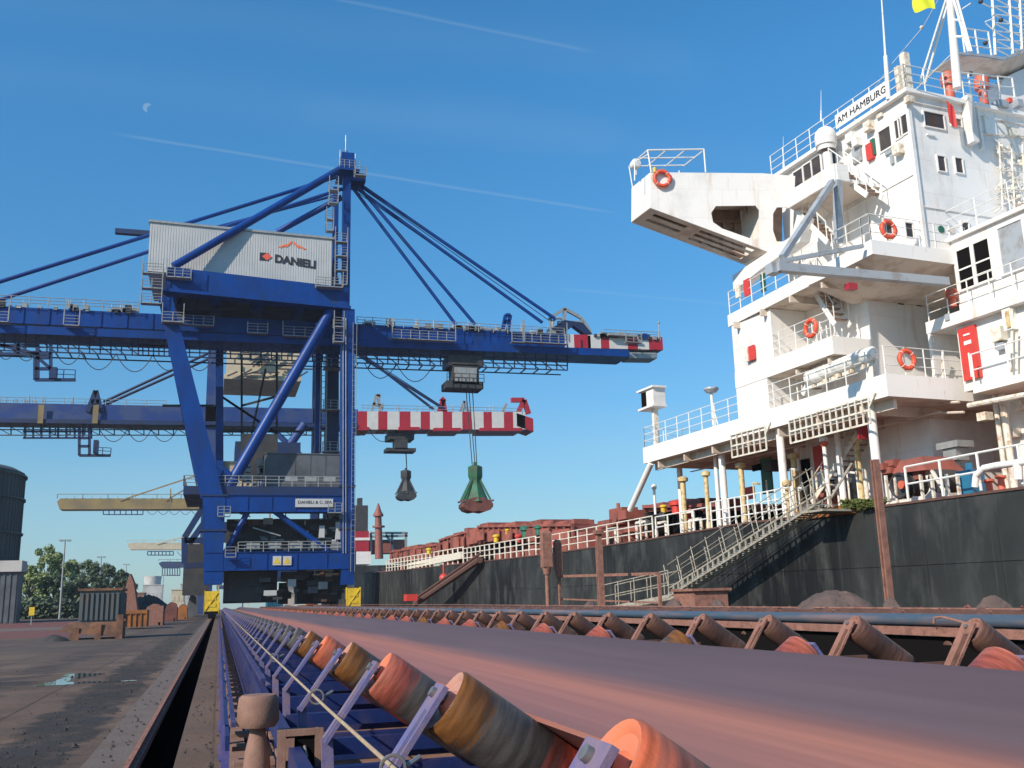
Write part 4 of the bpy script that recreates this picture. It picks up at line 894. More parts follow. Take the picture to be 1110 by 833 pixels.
# grab
def make_grab(px,py0,py1,Y,wtop,wbot,label,m='grab_green',cabtop=400):
    g=thing('grab_bucket',aY(px,py1,Y),label,'grab','grabs hanging from the cranes')
    k=Y/1070; t=aY(px,py0,Y); bt=aY(px+3,py1,Y); cx=t.x; H=t.z-bt.z
    b=MB(); b.lathe([(wtop*k*.30,H),(wtop*k*.5,H*.97),(wtop*k*.5,H*.76),(wtop*k*.44,H*.72),(wtop*k*.38,H*.64),(wtop*k*.44,H*.54),(wbot*k*.36,H*.32),(wbot*k*.44,H*.22)],(cx,Y,bt.z),VZ,8); b.box(cx-.2,cx+.2,Y-.2,Y+.2,bt.z+H,bt.z+H+.5); b.build('head',m,g)
    b=MB()
    for sx in (-1,1):
        for dy in (-1,1): b.beam((cx+sx*wtop*k*.25,Y+dy*.5,bt.z+H*.70),(cx+sx*wbot*k*.46,Y+dy*.9,bt.z+H*.26),.28); b.beam((cx+sx*wtop*k*.1,Y+dy*.5,bt.z+H*.62),(cx+sx*wbot*k*.25,Y+dy*.9,bt.z+H*.22),.2)
    b.beam((cx,Y,bt.z+H*.6),(cx,Y,bt.z+H*.2),.5); b.build('arms',m,g)
    for sx in (-1,1):
        b=MB(); w=wbot*k*.5
        out=[(0,.30),(.35,.30),(.80,.24),(1.,.17),(1.,.11),(.80,.04),(.40,.0),(0,.02)]
        b.plate([Vector((cx+sx*w*x,Y-1.6,bt.z+H*z)) for x,z in out],(0,3.2,0)); 
        b.beam((cx+sx*w,Y-1.7,bt.z+H*.24),(cx+sx*w,Y+1.7,bt.z+H*.24),.2)
        b.build('shell','ore_rust',g)
    return g
g=make_grab(515,505,556,YB+2,17,34,'large green and rust clamshell grab hanging from the front blue crane')
b=MB(); 
for p,q in (((512,505),(505,420)),((515,505),(508,420)),((517,505),(512,420))): b.tube(aY(*p,YB+2),aY(*q,YB+2),.07,5)
b.build('hoist_cable','machine_dark',g)
# ---------- crane behind ----------
Y2=205.
c2=thing('ship_unloader_crane',(7.5,Y2,0),'second blue crane behind, with red and white striped boom and cream house','crane','cranes along the quay')
def gird2(name,m,xa,ya,xc,yc,h,Y,dp,root): 
    b=MB(); girder(b,xa,ya,xc,yc,h,Y,dp); return b.build(name,m,root)
gird2('boom','crane_faded_blue',-40,436,388,444,3.1,Y2,4.5,c2); gird2('boom_flange','crane_dark_blue',-40,453,388,460,.8,Y2-.6,5.6,c2)
E_=[388,398,410,420,433,445,456,466,480,490,501,511,524,533,546,556,569]
b=MB()
for i in range(16):
    b=MB(); girder(b,E_[i],446+(E_[i]-388)*.004,E_[i+1],446+(E_[i+1]-388)*.004,4.0,Y2,6); b.build('striped_boom','band_red' if i%2==0 else 'band_white',c2)
b=MB(); girder(b,560,448,578,454,3,Y2,6); girder(b,388,463,400,463,.7,Y2-.5,7);girder(b,432,463,455,463,.7,Y2-.5,7);girder(b,470,464,500,464,.7,Y2-.5,7);girder(b,520,464,566,464,.7,Y2-.5,7)
for p,q in (((476,447),(480,434)),((480,434),(482,447)),((562,447),(568,434)),((568,434),(554,434)),((573,449),(568,434)),((478,432),(482,436))): b.beam(aY(*p,Y2+2),aY(*q,Y2+2),1.)
b.build('tip_frame','band_red',c2)
b=MB(); 
for p,q in (((403,447),(408,428)),((412,447),(410,428)),((404,438),(416,441)),((499,446),(503,435)),((503,435),(508,447)),((545,446),(549,438)),((408,428),(413,430))): b.beam(aY(*p,Y2+2),aY(*q,Y2+2),.6)
rnd=random.Random(4)
for k in range(50):
    px=rnd.choice((rnd.uniform(0,180),rnd.uniform(395,565))); q=aY(px,437+(px+40)*.018,Y2+2); b.tube(q,q+VZ*rnd.uniform(.6,1.8),.09,4)
for x0,x1 in ((0,180),(392,566)): railing(b,[aY(x0,437+(x0+40)*.02,Y2),aY(x1,437+(x1+40)*.02,Y2)],1.3,4,.06,2)
b.build('boom_fittings','galvanised',c2)
b=MB()
for x0,x1,y in ((25,100,468),(25,100,475),): b.beam(aY(x0,y,Y2+1),aY(x1,y,Y2+1),.35)
for k in range(9): x=27+k*9; b.beam(aY(x,462,Y2+1),aY(x,475,Y2+1),.35)
for p,q in (((86,462),(86,494)),((97,462),(97,494)),((86,484),(97,484)),((86,494),(120,494)),((86,475),(97,475))): b.beam(aY(*p,Y2+1),aY(*q,Y2+1),.5)
b.box(aY(101,484,Y2).x,aY(106,484,Y2).x,Y2,Y2+2,aY(103,491,Y2).z,aY(103,477,Y2).z); railing(b,[aY(102,492,Y2),aY(120,493,Y2)],1.3,1.5,.07,2)
b.build('maintenance_cradle','crane_dark_blue',c2)
b=MB()
for x0,x1 in ((108,138),(138,164),(164,192),(400,430)):
    pts=[aY(x0+(x1-x0)*k/8,466+13*(1-(2*k/8-1)**2),Y2+1) for k in range(9)]; b=MB(); b.path(pts,.08,5); b.build('festoon_cable','machine_dark',c2)
b=MB()
for p,q in (((95,447),(104,424)),((104,424),(110,447)),((99,436),(108,436))): b.beam(aY(*p,Y2),aY(*q,Y2),.9)
b.build('stay_bracket','crane_dark_blue',c2)
b=MB(); 
for x in (45,104): b.box(aY(x-3,450,Y2).x,aY(x+3,450,Y2).x,Y2-.9,Y2-.82,aY(x,460,Y2).z,aY(x,440,Y2).z)
b.build('fender_plate','crane_yellow',c2)
b=MB()
for p,q in (((112,436),(250,372)),((112,440),(256,376)),((380,380),(482,444)),((384,378),(470,444)),((330,330),(240,372))): b.tube(aY(*p,Y2+1),aY(*q,Y2+1),.3,6)
for p,q in (((395,386),(478,440)),): b.tube(aY(*p,Y2+1),aY(*q,Y2+1),.1,5)
b.build('stays','crane_dark_blue',c2)
for x,w,m in ((233,14,'crane_faded_blue'),(345,9,'crane_dark_blue'),(361,14,'crane_dark_blue')):
    b=MB(); a=aY(x,380,Y2);c=aY(x,650,Y2); k=Y2/1070*w/2; b.box(a.x-k,a.x+k,Y2,Y2+3,0,a.z); b.build('leg',m,c2)
b=MB(); b.box(-1,17,Y2,Y2+3,14,18); b.box(-1,17,Y2,Y2+3,6,9); b.box(2,15,Y2-3,Y2+10,30,34); b.build('portal_beams','crane_dark_blue',c2)
b=MB(); b.tube(aY(330,460,Y2-1),aY(270,545,Y2-1),.9,10); b.tube(aY(300,470,Y2-1),aY(380,545,Y2-1),.6,10); b.build('brace','crane_faded_blue',c2)
b=MB(); a=aY(245,406,Y2-2);c=aY(325,374,Y2-2); b.box(a.x,c.x,Y2-2,Y2+14,a.z,c.z); b.box(a.x-.4,c.x+.4,Y2-2.4,Y2+14,a.z-1,a.z-.01); b.build('machinery_house','cream_panel',c2)
b=MB(); rnd=random.Random(12)
for i in range(36):
    X=rnd.uniform(a.x,c.x);Z_=a.z+rnd.uniform(-1,6); b.beam((X,Y2-3,Z_),(X+rnd.choice((0,3,2)),Y2-3,Z_+rnd.choice((0,2,1))),.28)
b.build('lattice','machine_dark',c2)
b=MB()
for k in range(26):
    x=-20+k*16; b.beam(aY(x,456,Y2+1),aY(x,472,Y2+1),.22); b.beam(aY(x,463,Y2+1),aY(x+16,472,Y2+1),.14)
for y in (466,472): b.beam(aY(-20,y,Y2+1),aY(390,y,Y2+1),.2)
b.build('festoon_walkway','machine_dark',c2)

b=MB(); 
for (x0,y0,x1,y1,d) in ((421,470,449,476,5),(428,476,442,487,3),(419,486,451,489,4)):
    p=aY(x0,y1,Y2+1);q=aY(x1,y0,Y2+1); b.box(p.x,q.x,Y2+1,Y2+1+d,p.z,q.z)
b.build('trolley','machine_dark',c2)
g=make_grab(440,510,543,Y2+3,12,21,'smaller dark clamshell grab hanging from the striped boom crane','machine_dark')
for ch in g.children: ch.data.materials[0]=MATS['machine_dark']
b=MB(); b.tube(aY(441,510,Y2+3),aY(440,489,Y2+3),.12,5); b.build('hoist_cable','machine_dark',g)
# ---------- far cranes ----------
def far_crane(Y,x0,x1,yb,h,m,label,stay=None,truss=None):
    r=thing('ship_unloader_crane',(5,Y,0),label,'crane','cranes along the quay'); k=Y/1070
    a=aY(x0,yb-h/2,Y);c=aY(x1,yb-h/2,Y)
    b=MB(); b.plate([Vector((a.x,Y,a.z-h*k*.3)),Vector((a.x+3*k,Y,a.z-h*k)),Vector((c.x,Y,c.z-h*k)),Vector((c.x,Y,c.z)),Vector((a.x+3*k,Y,a.z))],(0,7,0)); b.build('boom',m,r)
    b=MB(); n=int((x1-x0)/9)
    for i in range(n+1): q=aY(x0+(x1-x0)*i/n,yb-h/2,Y); b.box(q.x-.15*k,q.x+.15*k,Y-.3,Y,q.z,q.z+random.uniform(1,3.5)*k)
    railing(b,[a,c],1.5,8,.12,1)
    if stay: 
        for p,q in stay: b.beam(aY(*p,Y),aY(*q,Y),1.5*k*.9)
    b.build('stays',m,r)
    if truss:
        b=MB(); tx0,ty0,tx1,ty1=truss
        for yy in (ty0,ty1): b.beam(aY(tx0,yy,Y),aY(tx1,yy,Y),.9*k)
        for i in range(8): x=tx0+(tx1-tx0)*i/7; b.beam(aY(x,ty0,Y),aY(x,ty1,Y),.9*k)
        for i in range(5): xx=tx1+4+i*12; b.path([aY(xx+12*j/6,ty0+5*(1-(2*j/6-1)**2),Y) for j in range(7)],.25*k,4)
        b.build('truss','crane_dark_blue',r)
    b=MB(); 
    for X in (-.5,17): b.box(X-.1*k*6,X+.1*k*6,Y,Y+4,0,c.z+6)
    b.box(-2,18,Y,Y+4,c.z*.4,c.z*.4+4*k); b.build('legs',m,r)
    return r
far_crane(370,62,222,546,11,'crane_yellow','far crane with weathered yellow boom, above the trees',[((130,543),(212,516)),((180,543),(205,528)),((185,544),(185,530))],(112,553,155,558))
far_crane(620,138,222,592,7,'cream_panel','more distant crane with short pale boom',[((170,590),(215,578))],(160,598,188,602))
far_crane(760,172,222,612,6,'crane_dark_blue','farthest crane with small blue boom by the leg of the blue crane',None,(176,616,195,624))
# ---------- things under the cranes ----------
b=MB(); a=aY(289,654,160);c=aY(308,641,160); b.box(a.x,c.x,160,164,0,c.z); b.box(a.x-.1,c.x+.1,159.9,164.1,c.z,c.z+.15); 
for k in range(9): x=a.x+(c.x-a.x)*(k+.5)/9; b.box(x-.08,x+.08,159.9,160,0,c.z)
o=b.build('container','blue_tarp'); tag(o,'turquoise blue container standing under the big crane','container')
t_=thing('loader',(11,155,0),'orange loading machine standing under the big crane near its right leg','loader')
b=MB(); a=aY(333,655,155);c=aY(340,637,155); b.box(a.x,c.x,155,158,.5,c.z); b.box(a.x-1.2,c.x+1.2,155,159,.5,1.3); b.beam((a.x,155,c.z),(c.x+1,155,c.z+.8),.6); b.build('body','bin_orange',t_)
b=MB(); [b.tube((x,154.7,.55),(x,155.2,.55),.5,14) for x in (a.x-.6,c.x+.8)]; b.build('wheel','dark_gap',t_)
b=MB(); a=aY(308,655,158);c=aY(320,628,158); b.box(a.x,c.x,158,161,0,c.z); b.box(a.x+.2,c.x-.2,157.9,158,c.z*.6,c.z*.9); o=b.build('transformer_kiosk','house_grey'); tag(o,'pale kiosk under the big crane, right of the blue container','kiosk')
# ---------- left side of the quay ----------
def corr_box(b,x0,x1,y0,y1,z0,z1,n):
    b.box(x0,x1,y0,y1,z0,z1)
    for k in range(n): x=x0+(x1-x0)*(k+.5)/n; w=(x1-x0)/n*.27; b.box(x-w,x+w,y0-.10,y0-.002,z0+.1,z1-.12)
    m=int(n*(y1-y0)/(x1-x0))
    for k in range(m): y=y0+(y1-y0)*(k+.5)/m; w=(y1-y0)/m*.27; b.box(x1+.002,x1+.1,y-w,y+w,z0+.1,z1-.12)
mat('bin_rust',(.22,.10,.05),.7,0,(.10,.05,.035),1.6,.9,(1,1,1),.2,8,.40,.6,(.40,.22,.05),.9,.62,.75)
Yb=55.; a=aY(87,641,Yb);c=aY(131,641,Yb)
bt=thing('steel_bin',((a.x+c.x)/2,Yb,0),'grey ribbed steel bin on a rust orange base, nearest on the left','bin','steel bins along the quay')
b=MB(); corr_box(b,a.x,c.x,Yb,Yb+2.6,.85,a.z,8); b.build('ribbed_body','corrugated_grey',bt)
b=MB(); b.hexa([(a.x-.9,Yb-.25,.45),(c.x+.1,Yb-.25,.05),(c.x+.1,Yb+2.8,.05),(a.x-.9,Yb+2.8,.45),(a.x-.4,Yb-.15,.85),(c.x+.1,Yb-.15,.85),(c.x+.1,Yb+2.7,.85),(a.x-.4,Yb+2.7,.85)])
b.box(a.x-.3,a.x+.1,Yb-.3,Yb-.252,0,.6); b.box(a.x-.1,c.x+.1,Yb-.1,Yb+2.7,a.z,a.z+.12); b.box(c.x-.1,c.x+.22,Yb-.35,Yb-.253,0,1.2); b.box(c.x-1.1,c.x-.8,Yb-.3,Yb-.252,0,.8); b.build('base_frame','bin_rust',bt)
heap((a.x-.9,Yb-1.2,0),.7,.8,.30,'small grey rubble heap at the left foot of the ribbed bin','coal','rubble_heap',None)
Yb=78; a=aY(136,662,Yb);c=aY(159,662,Yb)
b=MB(); b.box(a.x,c.x,Yb,Yb+3,.15,a.z); b.box(a.x-.05,c.x+.05,Yb-.1,Yb-.002,a.z-.25,a.z); 
for k in range(5): x=a.x+(c.x-a.x)*k/4; b.box(x-.05,x+.05,Yb-.08,Yb-.002,.15,a.z-.26)
o=b.build('steel_bin','bin_orange'); tag(o,'low bright orange skip behind the ribbed bin','bin','steel bins along the quay')
def curved(px0,px1,py,Y,m,label,h=None,name='steel_shell'):
    a=aY(px0,py,Y);c=aY(px1,py,Y); w=c.x-a.x; H=a.z; b=MB()
    prof=[(0,0),(.06,.55),(.22,.86),(.5,1.),(.78,.95),(1,.70),(1,0)]
    b.plate([Vector((a.x+w*x,Y,H*z)) for x,z in prof],(0,3.5,0)); b.box(a.x+w*.8,a.x+w*1.02,Y-.08,Y-.002,0,H*.9); b.box(a.x,a.x+w*.9,Y-.08,Y-.002,0,.25); o=b.build(name,m); tag(o,label,'scrap shell','spare grab shells on the quay'); return o
curved(155,177,655,92,'rust_dust','brown curved steel shell right of the orange skip'); curved(178,192,653,115,'ore_rust','dark red steel shell, second behind the orange skip'); curved(192,203,655,130,'bin_orange','small orange shell farther down the quay'); curved(203,213,645,150,'hopper_grey','grey shell standing beside the foot of the blue crane')
Y=98; a=aY(131,655,Y)
b=MB(); P=[aY(132,660,Y),aY(137,632,Y),aY(141,622,Y),aY(145,632,Y),aY(152,660,Y)]; P[0].z=0;P[-1].z=0; b.plate(P,(0,2.2,0)); b.plate([aY(128,644,Y+1),aY(142,632,Y+1),aY(142,638,Y+1),aY(128,648,Y+1)],(0,1,0))
o=b.build('spare_hopper','rust_dust'); tag(o,'tall pointed rusty steel hopper piece behind the orange skip','hopper')
c=aZ(163,660,0); 
heap((aY(160,650,165).x,165,0),4.4,6,3.4,'black coal heap behind the rusty steel shells','coal','coal_pile',None)
# silo
Ys=150.; e=aY(22.5,560,Ys); Rr=11.; cx=e.x-Rr
t_=thing('silo',(cx,Ys,0),'tall dark grey green silo cut by the left edge of the picture','silo')
zt=aY(10,513,Ys).z
b=MB(); b.lathe([(Rr,0),(Rr,zt),(Rr*.9,zt+.6),(.01,zt+1.2)],(cx,Ys,0),VZ,56)
for k in range(84): t=2*math.pi*k/84; b.tube((cx+Rr*math.cos(t),Ys+Rr*math.sin(t),0),(cx+Rr*math.cos(t),Ys+Rr*math.sin(t),zt-.2),.11,5)
b.build('shell','silo_green',t_)
b=MB()
for py in (516,541,578): z=aY(20,py,Ys).z; b.lathe([(Rr+.15,z-.25),(Rr+.35,z-.25),(Rr+.35,z),(Rr+.15,z)],(cx,Ys,0),VZ,48)
b.build('stiffening_ring','silo_green',t_)
t_=thing('storage_shed',(aY(15,650,140).x,140,0),'low shed with pale upper band at the foot of the silo','shed')
a=aY(-60,600,140);c=aY(22,609,140); b=MB(); b.box(a.x,c.x,140,143,0,aY(10,620,140).z); 
for k in range(30): x=c.x-.4-k*.7; b.box(x,x+.2,139.9,140,0.1,aY(10,620,140).z-.2)
b.build('wall','hopper_grey',t_)
b=MB(); b.box(a.x,c.x+.3,139.6,143.2,aY(10,620,140).z,aY(10,608,140).z); b.build('upper_band','building_pale',t_)
# lamp posts
for px,pt,Y,lab in ((66,586,190,'tallest lamp post, in front of the trees at the left'),(107,604,250,'lamp post in front of the dark trees, second from the left'),(135,612,330,'thin distant lamp post right of the trees'),(176,624,420,'tiny distant lamp post by the pale tower')):
    bpt=aY(px,650,Y); x=bpt.x; tz=aY(px+4,pt,Y).z; r=thing('lamp_post',(x,Y,0),lab,'lamp post','lamp posts along the quay road')
    b=MB(); b.lathe([(.22,0),(.2,1),(.11,tz)],(x,Y,0),VZ,10); b.build('pole','pole_grey',r)
    b=MB(); b.box(x-1.0,x+1.0,Y-.15,Y+.15,tz,tz+.12)
    for sx in (-.9,.35): b.box(x+sx,x+sx+.6,Y-.25,Y+.3,tz-.18,tz+.02)
    b.build('lamp_head','pole_grey',r)
# trees
def tree(px,pt,Y,rx,m,label,n=2600,seed=0,z0f=.12):
    rx*=1.15
    rnd=random.Random(seed); x=aY(px,650,Y).x; H=aY(px,pt,Y).z
    r=thing('leafy_tree',(x,Y,0),label,'tree','trees at the left behind the lamp posts')
    b=MB(); b.tube((x,Y,0),(x+.2,Y,H*.45),.38,8,.26)
    cl=[]
    for k in range(44):
        a=rnd.uniform(0,6.28); h=rnd.uniform(z0f,.93); env=math.sin(math.pi*min(1,(h*.86+.14)))**.6; rr=rx*env*rnd.uniform(.35,.95); c=Vector((x+rr*math.cos(a),Y+rr*math.sin(a),H*h)); cl.append((c,rx*rnd.uniform(.14,.30)*(1.05-h*.35)))
        if k%3==0: b.tube((x+.1,Y,H*min(.5,h*.6)),c,.13,5,.04)
    cl.append((Vector((x,Y,H*.93)),rx*.2)); cl.append((Vector((x+rx*.1,Y,H*.8)),rx*.3))
    b.build('trunk','bark',r)
    b=MB()
    for i in range(int(n*2.3)):
        c,rr=rnd.choice(cl); d=Vector((rnd.gauss(0,1),rnd.gauss(0,1),rnd.gauss(0,.85))); d.normalize(); p=c+d*rr*(rnd.random()**.35)
        s=rnd.uniform(.13,.30); u=Vector((rnd.gauss(0,1),rnd.gauss(0,1),rnd.gauss(0,1))).normalized(); v=u.cross(d+Vector((.01,.02,.03))).normalized()
        b.add([p-u*s,p+v*s*.7,p+u*s,p-v*s*.7],[(0,1,2,3)])
    b.build('crown',m,r)
tree(49,590,215,4.6,'leaf_green','tallest light green tree, left of the tree group',4200,1); tree(30,612,205,3.2,'leaf_green','lower bushy green tree beside the silo',2400,2); tree(73,606,222,3.4,'leaf_green','mid green tree between the two nearest lamp posts',2600,3)
tree(93,607,240,4.6,'leaf_dark','dark green tree right of the tallest one',3400,4); tree(113,611,255,5.,'leaf_dark','broad dark tree behind the second lamp post',3400,5); tree(129,618,265,4.,'leaf_deep','dark tree at the right end of the tree group',2800,6); tree(57,622,205,3.4,'leaf_dark','low dark shrub-like tree under the tallest one',2200,8,.05); tree(85,628,210,3.2,'leaf_deep','low dark tree behind the ribbed bin',2000,9,.05); tree(104,632,215,3.4,'leaf_deep','low dark tree at the back right of the ribbed bin',2000,10,.05)
b=MB(); a=aY(-80,650,200);c=aY(140,650,200); 
hd=MB(); rnd=random.Random(21)
for i in range(5200):
    p=Vector((rnd.uniform(a.x,c.x),200+rnd.uniform(-2,2),rnd.uniform(0,3.2+.6*math.sin(i)))); s=rnd.uniform(.2,.45); u=Vector((rnd.gauss(0,1),rnd.gauss(0,1),rnd.gauss(0,1))).normalized(); v=u.orthogonal().normalized(); hd.add([p-u*s,p+v*s,p+u*s,p-v*s],[(0,1,2,3)])
o=hd.build('undergrowth','leaf_deep'); tag(o,'dark undergrowth along the foot of the trees','undergrowth',None,'stuff')
# small yellow sign on a post
p=aY(35,657,120); t_=thing('marker_sign',(p.x,120,0),'small yellow marker board low in front of the trees','sign')
b=MB(); b.box(p.x-.05,p.x+.05,120,120.1,0,1.2); b.build('post','pole_grey',t_); b=MB(); b.box(p.x-.28,p.x+.28,119.9,119.96,1.0,1.9); b.build('board','yellow_paint',t_)
# distant plant
t_=thing('cooling_tower',(aY(165,630,900).x,900,0),'pale distant cooling tower with low white building in front','tower')
x=aY(165.5,630,900).x; z=aY(165,625,900).z
b=MB(); b.lathe([(8.2,0),(7.2,z*.5),(6.8,z*.8),(7.2,z)],(x,900,0),VZ,28); b.build('shell','building_pale',t_)
def block(px0,px1,py,Y,m,label):
    a=aY(px0,py,Y);c=aY(px1,py,Y); b=MB(); b.box(a.x,c.x,Y,Y+15,0,a.z)
    n=max(2,int((px1-px0)/4))
    for k in range(n): x=a.x+(c.x-a.x)*(k+.5)/n; b.box(x-.6,x+.6,Y-.15,Y-.001,a.z*.45,a.z*.7)
    b.box(a.x-.3,c.x+.3,Y-.3,Y+15.3,a.z,a.z+.5); o=b.build('industrial_building',m); tag(o,label,'building','far industrial buildings')
block(155,176,635,700,'building_pale','pale low building in front of the cooling tower'); block(186,200,640,520,'cream_panel','cream distant building left of the crane foot'); block(196,206,634,560,'building_pale','taller pale distant building beside the crane foot'); block(136,156,644,480,'rust_dust','low brown distant shed left of the pale building'); block(206,224,640,430,'hopper_grey','grey distant building behind the crane foot')
# posts and fence on the quay edge
def post(px,pt,pb,X,w,m,label,cap=False,name='quay_post'):
    a=aX(px,pt,X);c=aX(px,pb,X); x,y=X,c.y; H=a.z; r=thing(name,(x,y,0),label,'post')
    b=MB(); b.box(x-w/2,x+w/2,y-w/2,y-w*.22,0,H); b.box(x-w/2,x+w/2,y+w*.22,y+w/2,0,H); b.box(x-w*.12,x+w*.12,y-w*.218,y+w*.218,0,H); b.build('column',m,r)
    if cap:
        b=MB(); b.box(x-w*.42,x+w*.42,y-w*.42,y+w*.42,H,H+.35); b.box(x-w*.75,x+w*.75,y-w*.75,y+w*.75,H+.35,H+.48); b.build('cap',m,r)
    return r
post(964,495,648,9.2,.095,'rust_dust','tall slender brown post with split column in front of the stern hull'); post(652,590,655,12.5,.20,'rust_dust','brown post with square cap before the dark hull',True)
def pill(px,pt,pm,pb,X,wpx,label):
    c=aX(px,pb,X); k=c.y/1080; x,y=X,c.y; w=wpx*k; r=thing('cable_reel_housing',(x,y,0),label,'post','brown housings on poles')
    z1=aX(px,pt,X).z;z0=aX(px,pm,X).z
    b=MB(); b.box(x-w/2,x+w/2,y-w/2,y+w/2,z0,z1); b.hexa([(x-w/2,y-w/2,z1),(x+w/2,y-w/2,z1),(x+w/2,y+w/2,z1),(x-w/2,y+w/2,z1),(x-w*.3,y-w*.3,z1+.12),(x+w*.4,y-w*.3,z1+.12),(x+w*.4,y+w*.3,z1+.12),(x-w*.3,y+w*.3,z1+.12)]); b.lathe([(w*.35,z0-.3),(w*.5,z0)],(x,y,0),VZ,12); b.build('housing','rust_dust',r)
    b=MB(); b.tube((x,y,0),(x,y,z0-.2),w*.22,10); b.build('pole','rust_dust',r)
pill(594,578,615,657,13.2,11,'taller brown box housing on a pole before the hull'); pill(606.5,588,619,655,13.8,8,'smaller rounded brown housing on a pole, just right of the taller one')
b=MB(); X=14.; a=aX(606,625,X);c=aX(714,622,X)
b.beam(a,c,.10); b.beam(a-VZ*.95,c-VZ*.95,.06); b.beam((X,a.y,0),a,.10); b.beam((X,c.y,0),c,.10); o=b.build('quay_railing','rust_dust'); tag(o,'brown two bar railing between housings and gangway foot','railing')
b=MB(); c=aX(755,640,15.); b.box(14.6,15.8,c.y-.6,c.y+.9,0,aX(755,641,15).z); b.box(14.5,15.9,c.y-.7,c.y+1,aX(755,641,15).z,aX(755,641,15).z+.08); o=b.build('mooring_block','rust_dust'); tag(o,'rusty steel block at the lower end of the gangway','block')
# ---------- the ship ----------
sh=thing('bulk_carrier',(30,40,0),'large white and black bulk carrier moored along the quay, stern nearest','ship')
# hull outline: deck edge (world), near to far
DL=[S(0,-32,4.7),S(0,-20,4.45),S(0,-5.5,4.34),S(0,.6,4.36),S(0,9.74,4.42),S(0,18,4.26),S(0,33,4.18),Vector((20.3,84,4.55)),Vector((19.7,130,5.2)),Vector((21,150,5.8)),Vector((26,168,6.6)),Vector((34,178,7.4))]
Ws=30
b=MB(); vs=[];n=len(DL)
def dens(P,k=4):
    o=[]
    for a,c in zip(P,P[1:]):
        for i in range(k): o.append(a.lerp(c,i/k))
    return o+[P[-1]]
DD=dens(DL); n=len(DD); lev=[0,.18,.4,.7,1.]
for p in DD:
    for q in lev: vs.append((p.x+ (1-1)*0, p.y, p.z*(1-q)+(-6)*q))
for p in DD: vs.append((p.x+Ws,p.y,p.z))
for p in DD: vs.append((p.x+Ws,p.y,-6))
m=len(lev); fs=[]
for i in range(n-1):
    for k in range(m-1): fs.append((i*m+k,i*m+k+1,(i+1)*m+k+1,(i+1)*m+k))
b.add(vs,fs,0,True)
o=n*m
b.add([vs[o+i] for i in range(2*n)],[(i,i+1,n+i+1,n+i) for i in range(n-1)])
b.add([vs[0],vs[m-1],vs[o+n],vs[o]],[(0,1,2,3)])
hull=b.build('hull','hull_black',sh)
b=MB(); vs=[(p.x+.02,p.y,p.z-.03) for p in DD]+[(p.x+Ws,p.y,p.z-.03) for p in DD]; b.add(vs,[(i,n+i,n+i+1,i+1) for i in range(n-1)]); b.build('main_deck','deck_red',sh)
b=MB()
for p,q in zip(DD,DD[1:]): b.beam(p+Vector((-.0,0,.01)),q+Vector((-.0,0,.01)),.10,.08)
b.build('gunwale','rust_dark',hull)
# plate seams / rubbing bars on the hull
b=MB()
for i in range(3,n-1,2):
    p=DD[i]; b.box(p.x-.012,p.x+.01,p.y,p.y+.04,-2,p.z-.1)
for p,q in zip(DD,DD[1:]): b.beam(p+Vector((-.012,0,-2.1)),q+Vector((-.012,0,-2.1)),.03,.03)
b.build('hull_weld_seams','hull_black',hull)
def wl(s0,s1,t0,t1,z0,z1,name='wall',m='ship_white'): b=MB(); b.sbox(s0,s1,t0,t1,z0,z1); return b.build(name,m,sh)
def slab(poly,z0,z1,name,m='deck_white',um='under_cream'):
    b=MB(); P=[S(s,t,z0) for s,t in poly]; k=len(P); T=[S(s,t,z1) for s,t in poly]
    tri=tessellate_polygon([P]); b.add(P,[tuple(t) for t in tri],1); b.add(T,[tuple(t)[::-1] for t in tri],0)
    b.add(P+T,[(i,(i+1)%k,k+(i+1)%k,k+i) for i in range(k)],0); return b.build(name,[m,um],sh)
ZA0,ZA=8.22,9.05; ZB0,ZB=10.42,11.14; ZC0,ZC=13.25,13.9; ZD0,ZD=17.15,17.8
slab([(0,0),(24,0),(24,17.9),(0,17.9)],ZA0,ZA,'boat_deck')
slab([(0,2.6),(12,2.6),(12,9.2),(0,9.2)],ZB0,ZB,'upper_deck')
slab([(-.5,-.55),(12,-.55),(12,9.4),(-.0,9.4)],ZC0+.1,ZC,'bridge_access_deck')
# beams under the decks
b=MB()
for t in (1.5,4,6.5,9,11.5,14,16.5): b.sbox(.1,12,t,t+.12,ZA0-.38,ZA0-.003)
b.sbox(.5,.65,.3,17.6,ZA0-.38,ZA0-.004); b.sbox(2.6,2.75,.3,17.6,ZA0-.42,ZA0-.385)
for t in (3,5,7,8.8): b.sbox(.1,8,t,t+.1,ZB0-.26,ZB0-.003)
for t in (.5,2.5,4.5,6.5,8.5): b.sbox(-.3,8,t,t+.1,ZC0-.2,ZC0+.097)
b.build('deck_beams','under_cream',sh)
# bevel under the aft corner of the bridge access deck
b=MB(); P=[S(-.4,-.45,ZC0+.098),S(6,-.45,ZC0+.098),S(6,3.2,ZC0+.098),S(-.4,3.2,ZC0+.098),S(1.6,1.6,ZC0-.5),S(6,1.6,ZC0-.5),S(6,3.2,ZC0-.5),S(1.6,3.2,ZC0-.5)]
b.add(P,[(4,5,6,7),(0,1,5,4),(3,0,4,7),(2,3,7,6),(1,2,6,5)]); b.build('corner_bracket','under_cream',sh)
# houses
wl(1.9,14,2.55,9.19,ZA+.002,ZC0+.09); wl(.02,1.89,6.9,9.19,ZA+.003,ZB0-.002); wl(.02,1.88,6.3,9.18,ZB+.003,ZC0+.08,'wall')
wl(3.4,16,1.6,9.6,4.3,ZA0-.002,'lower_house','ship_white')
tower=wl(2.15,16,-.45,7.6,ZC+.003,20.2,'tower')
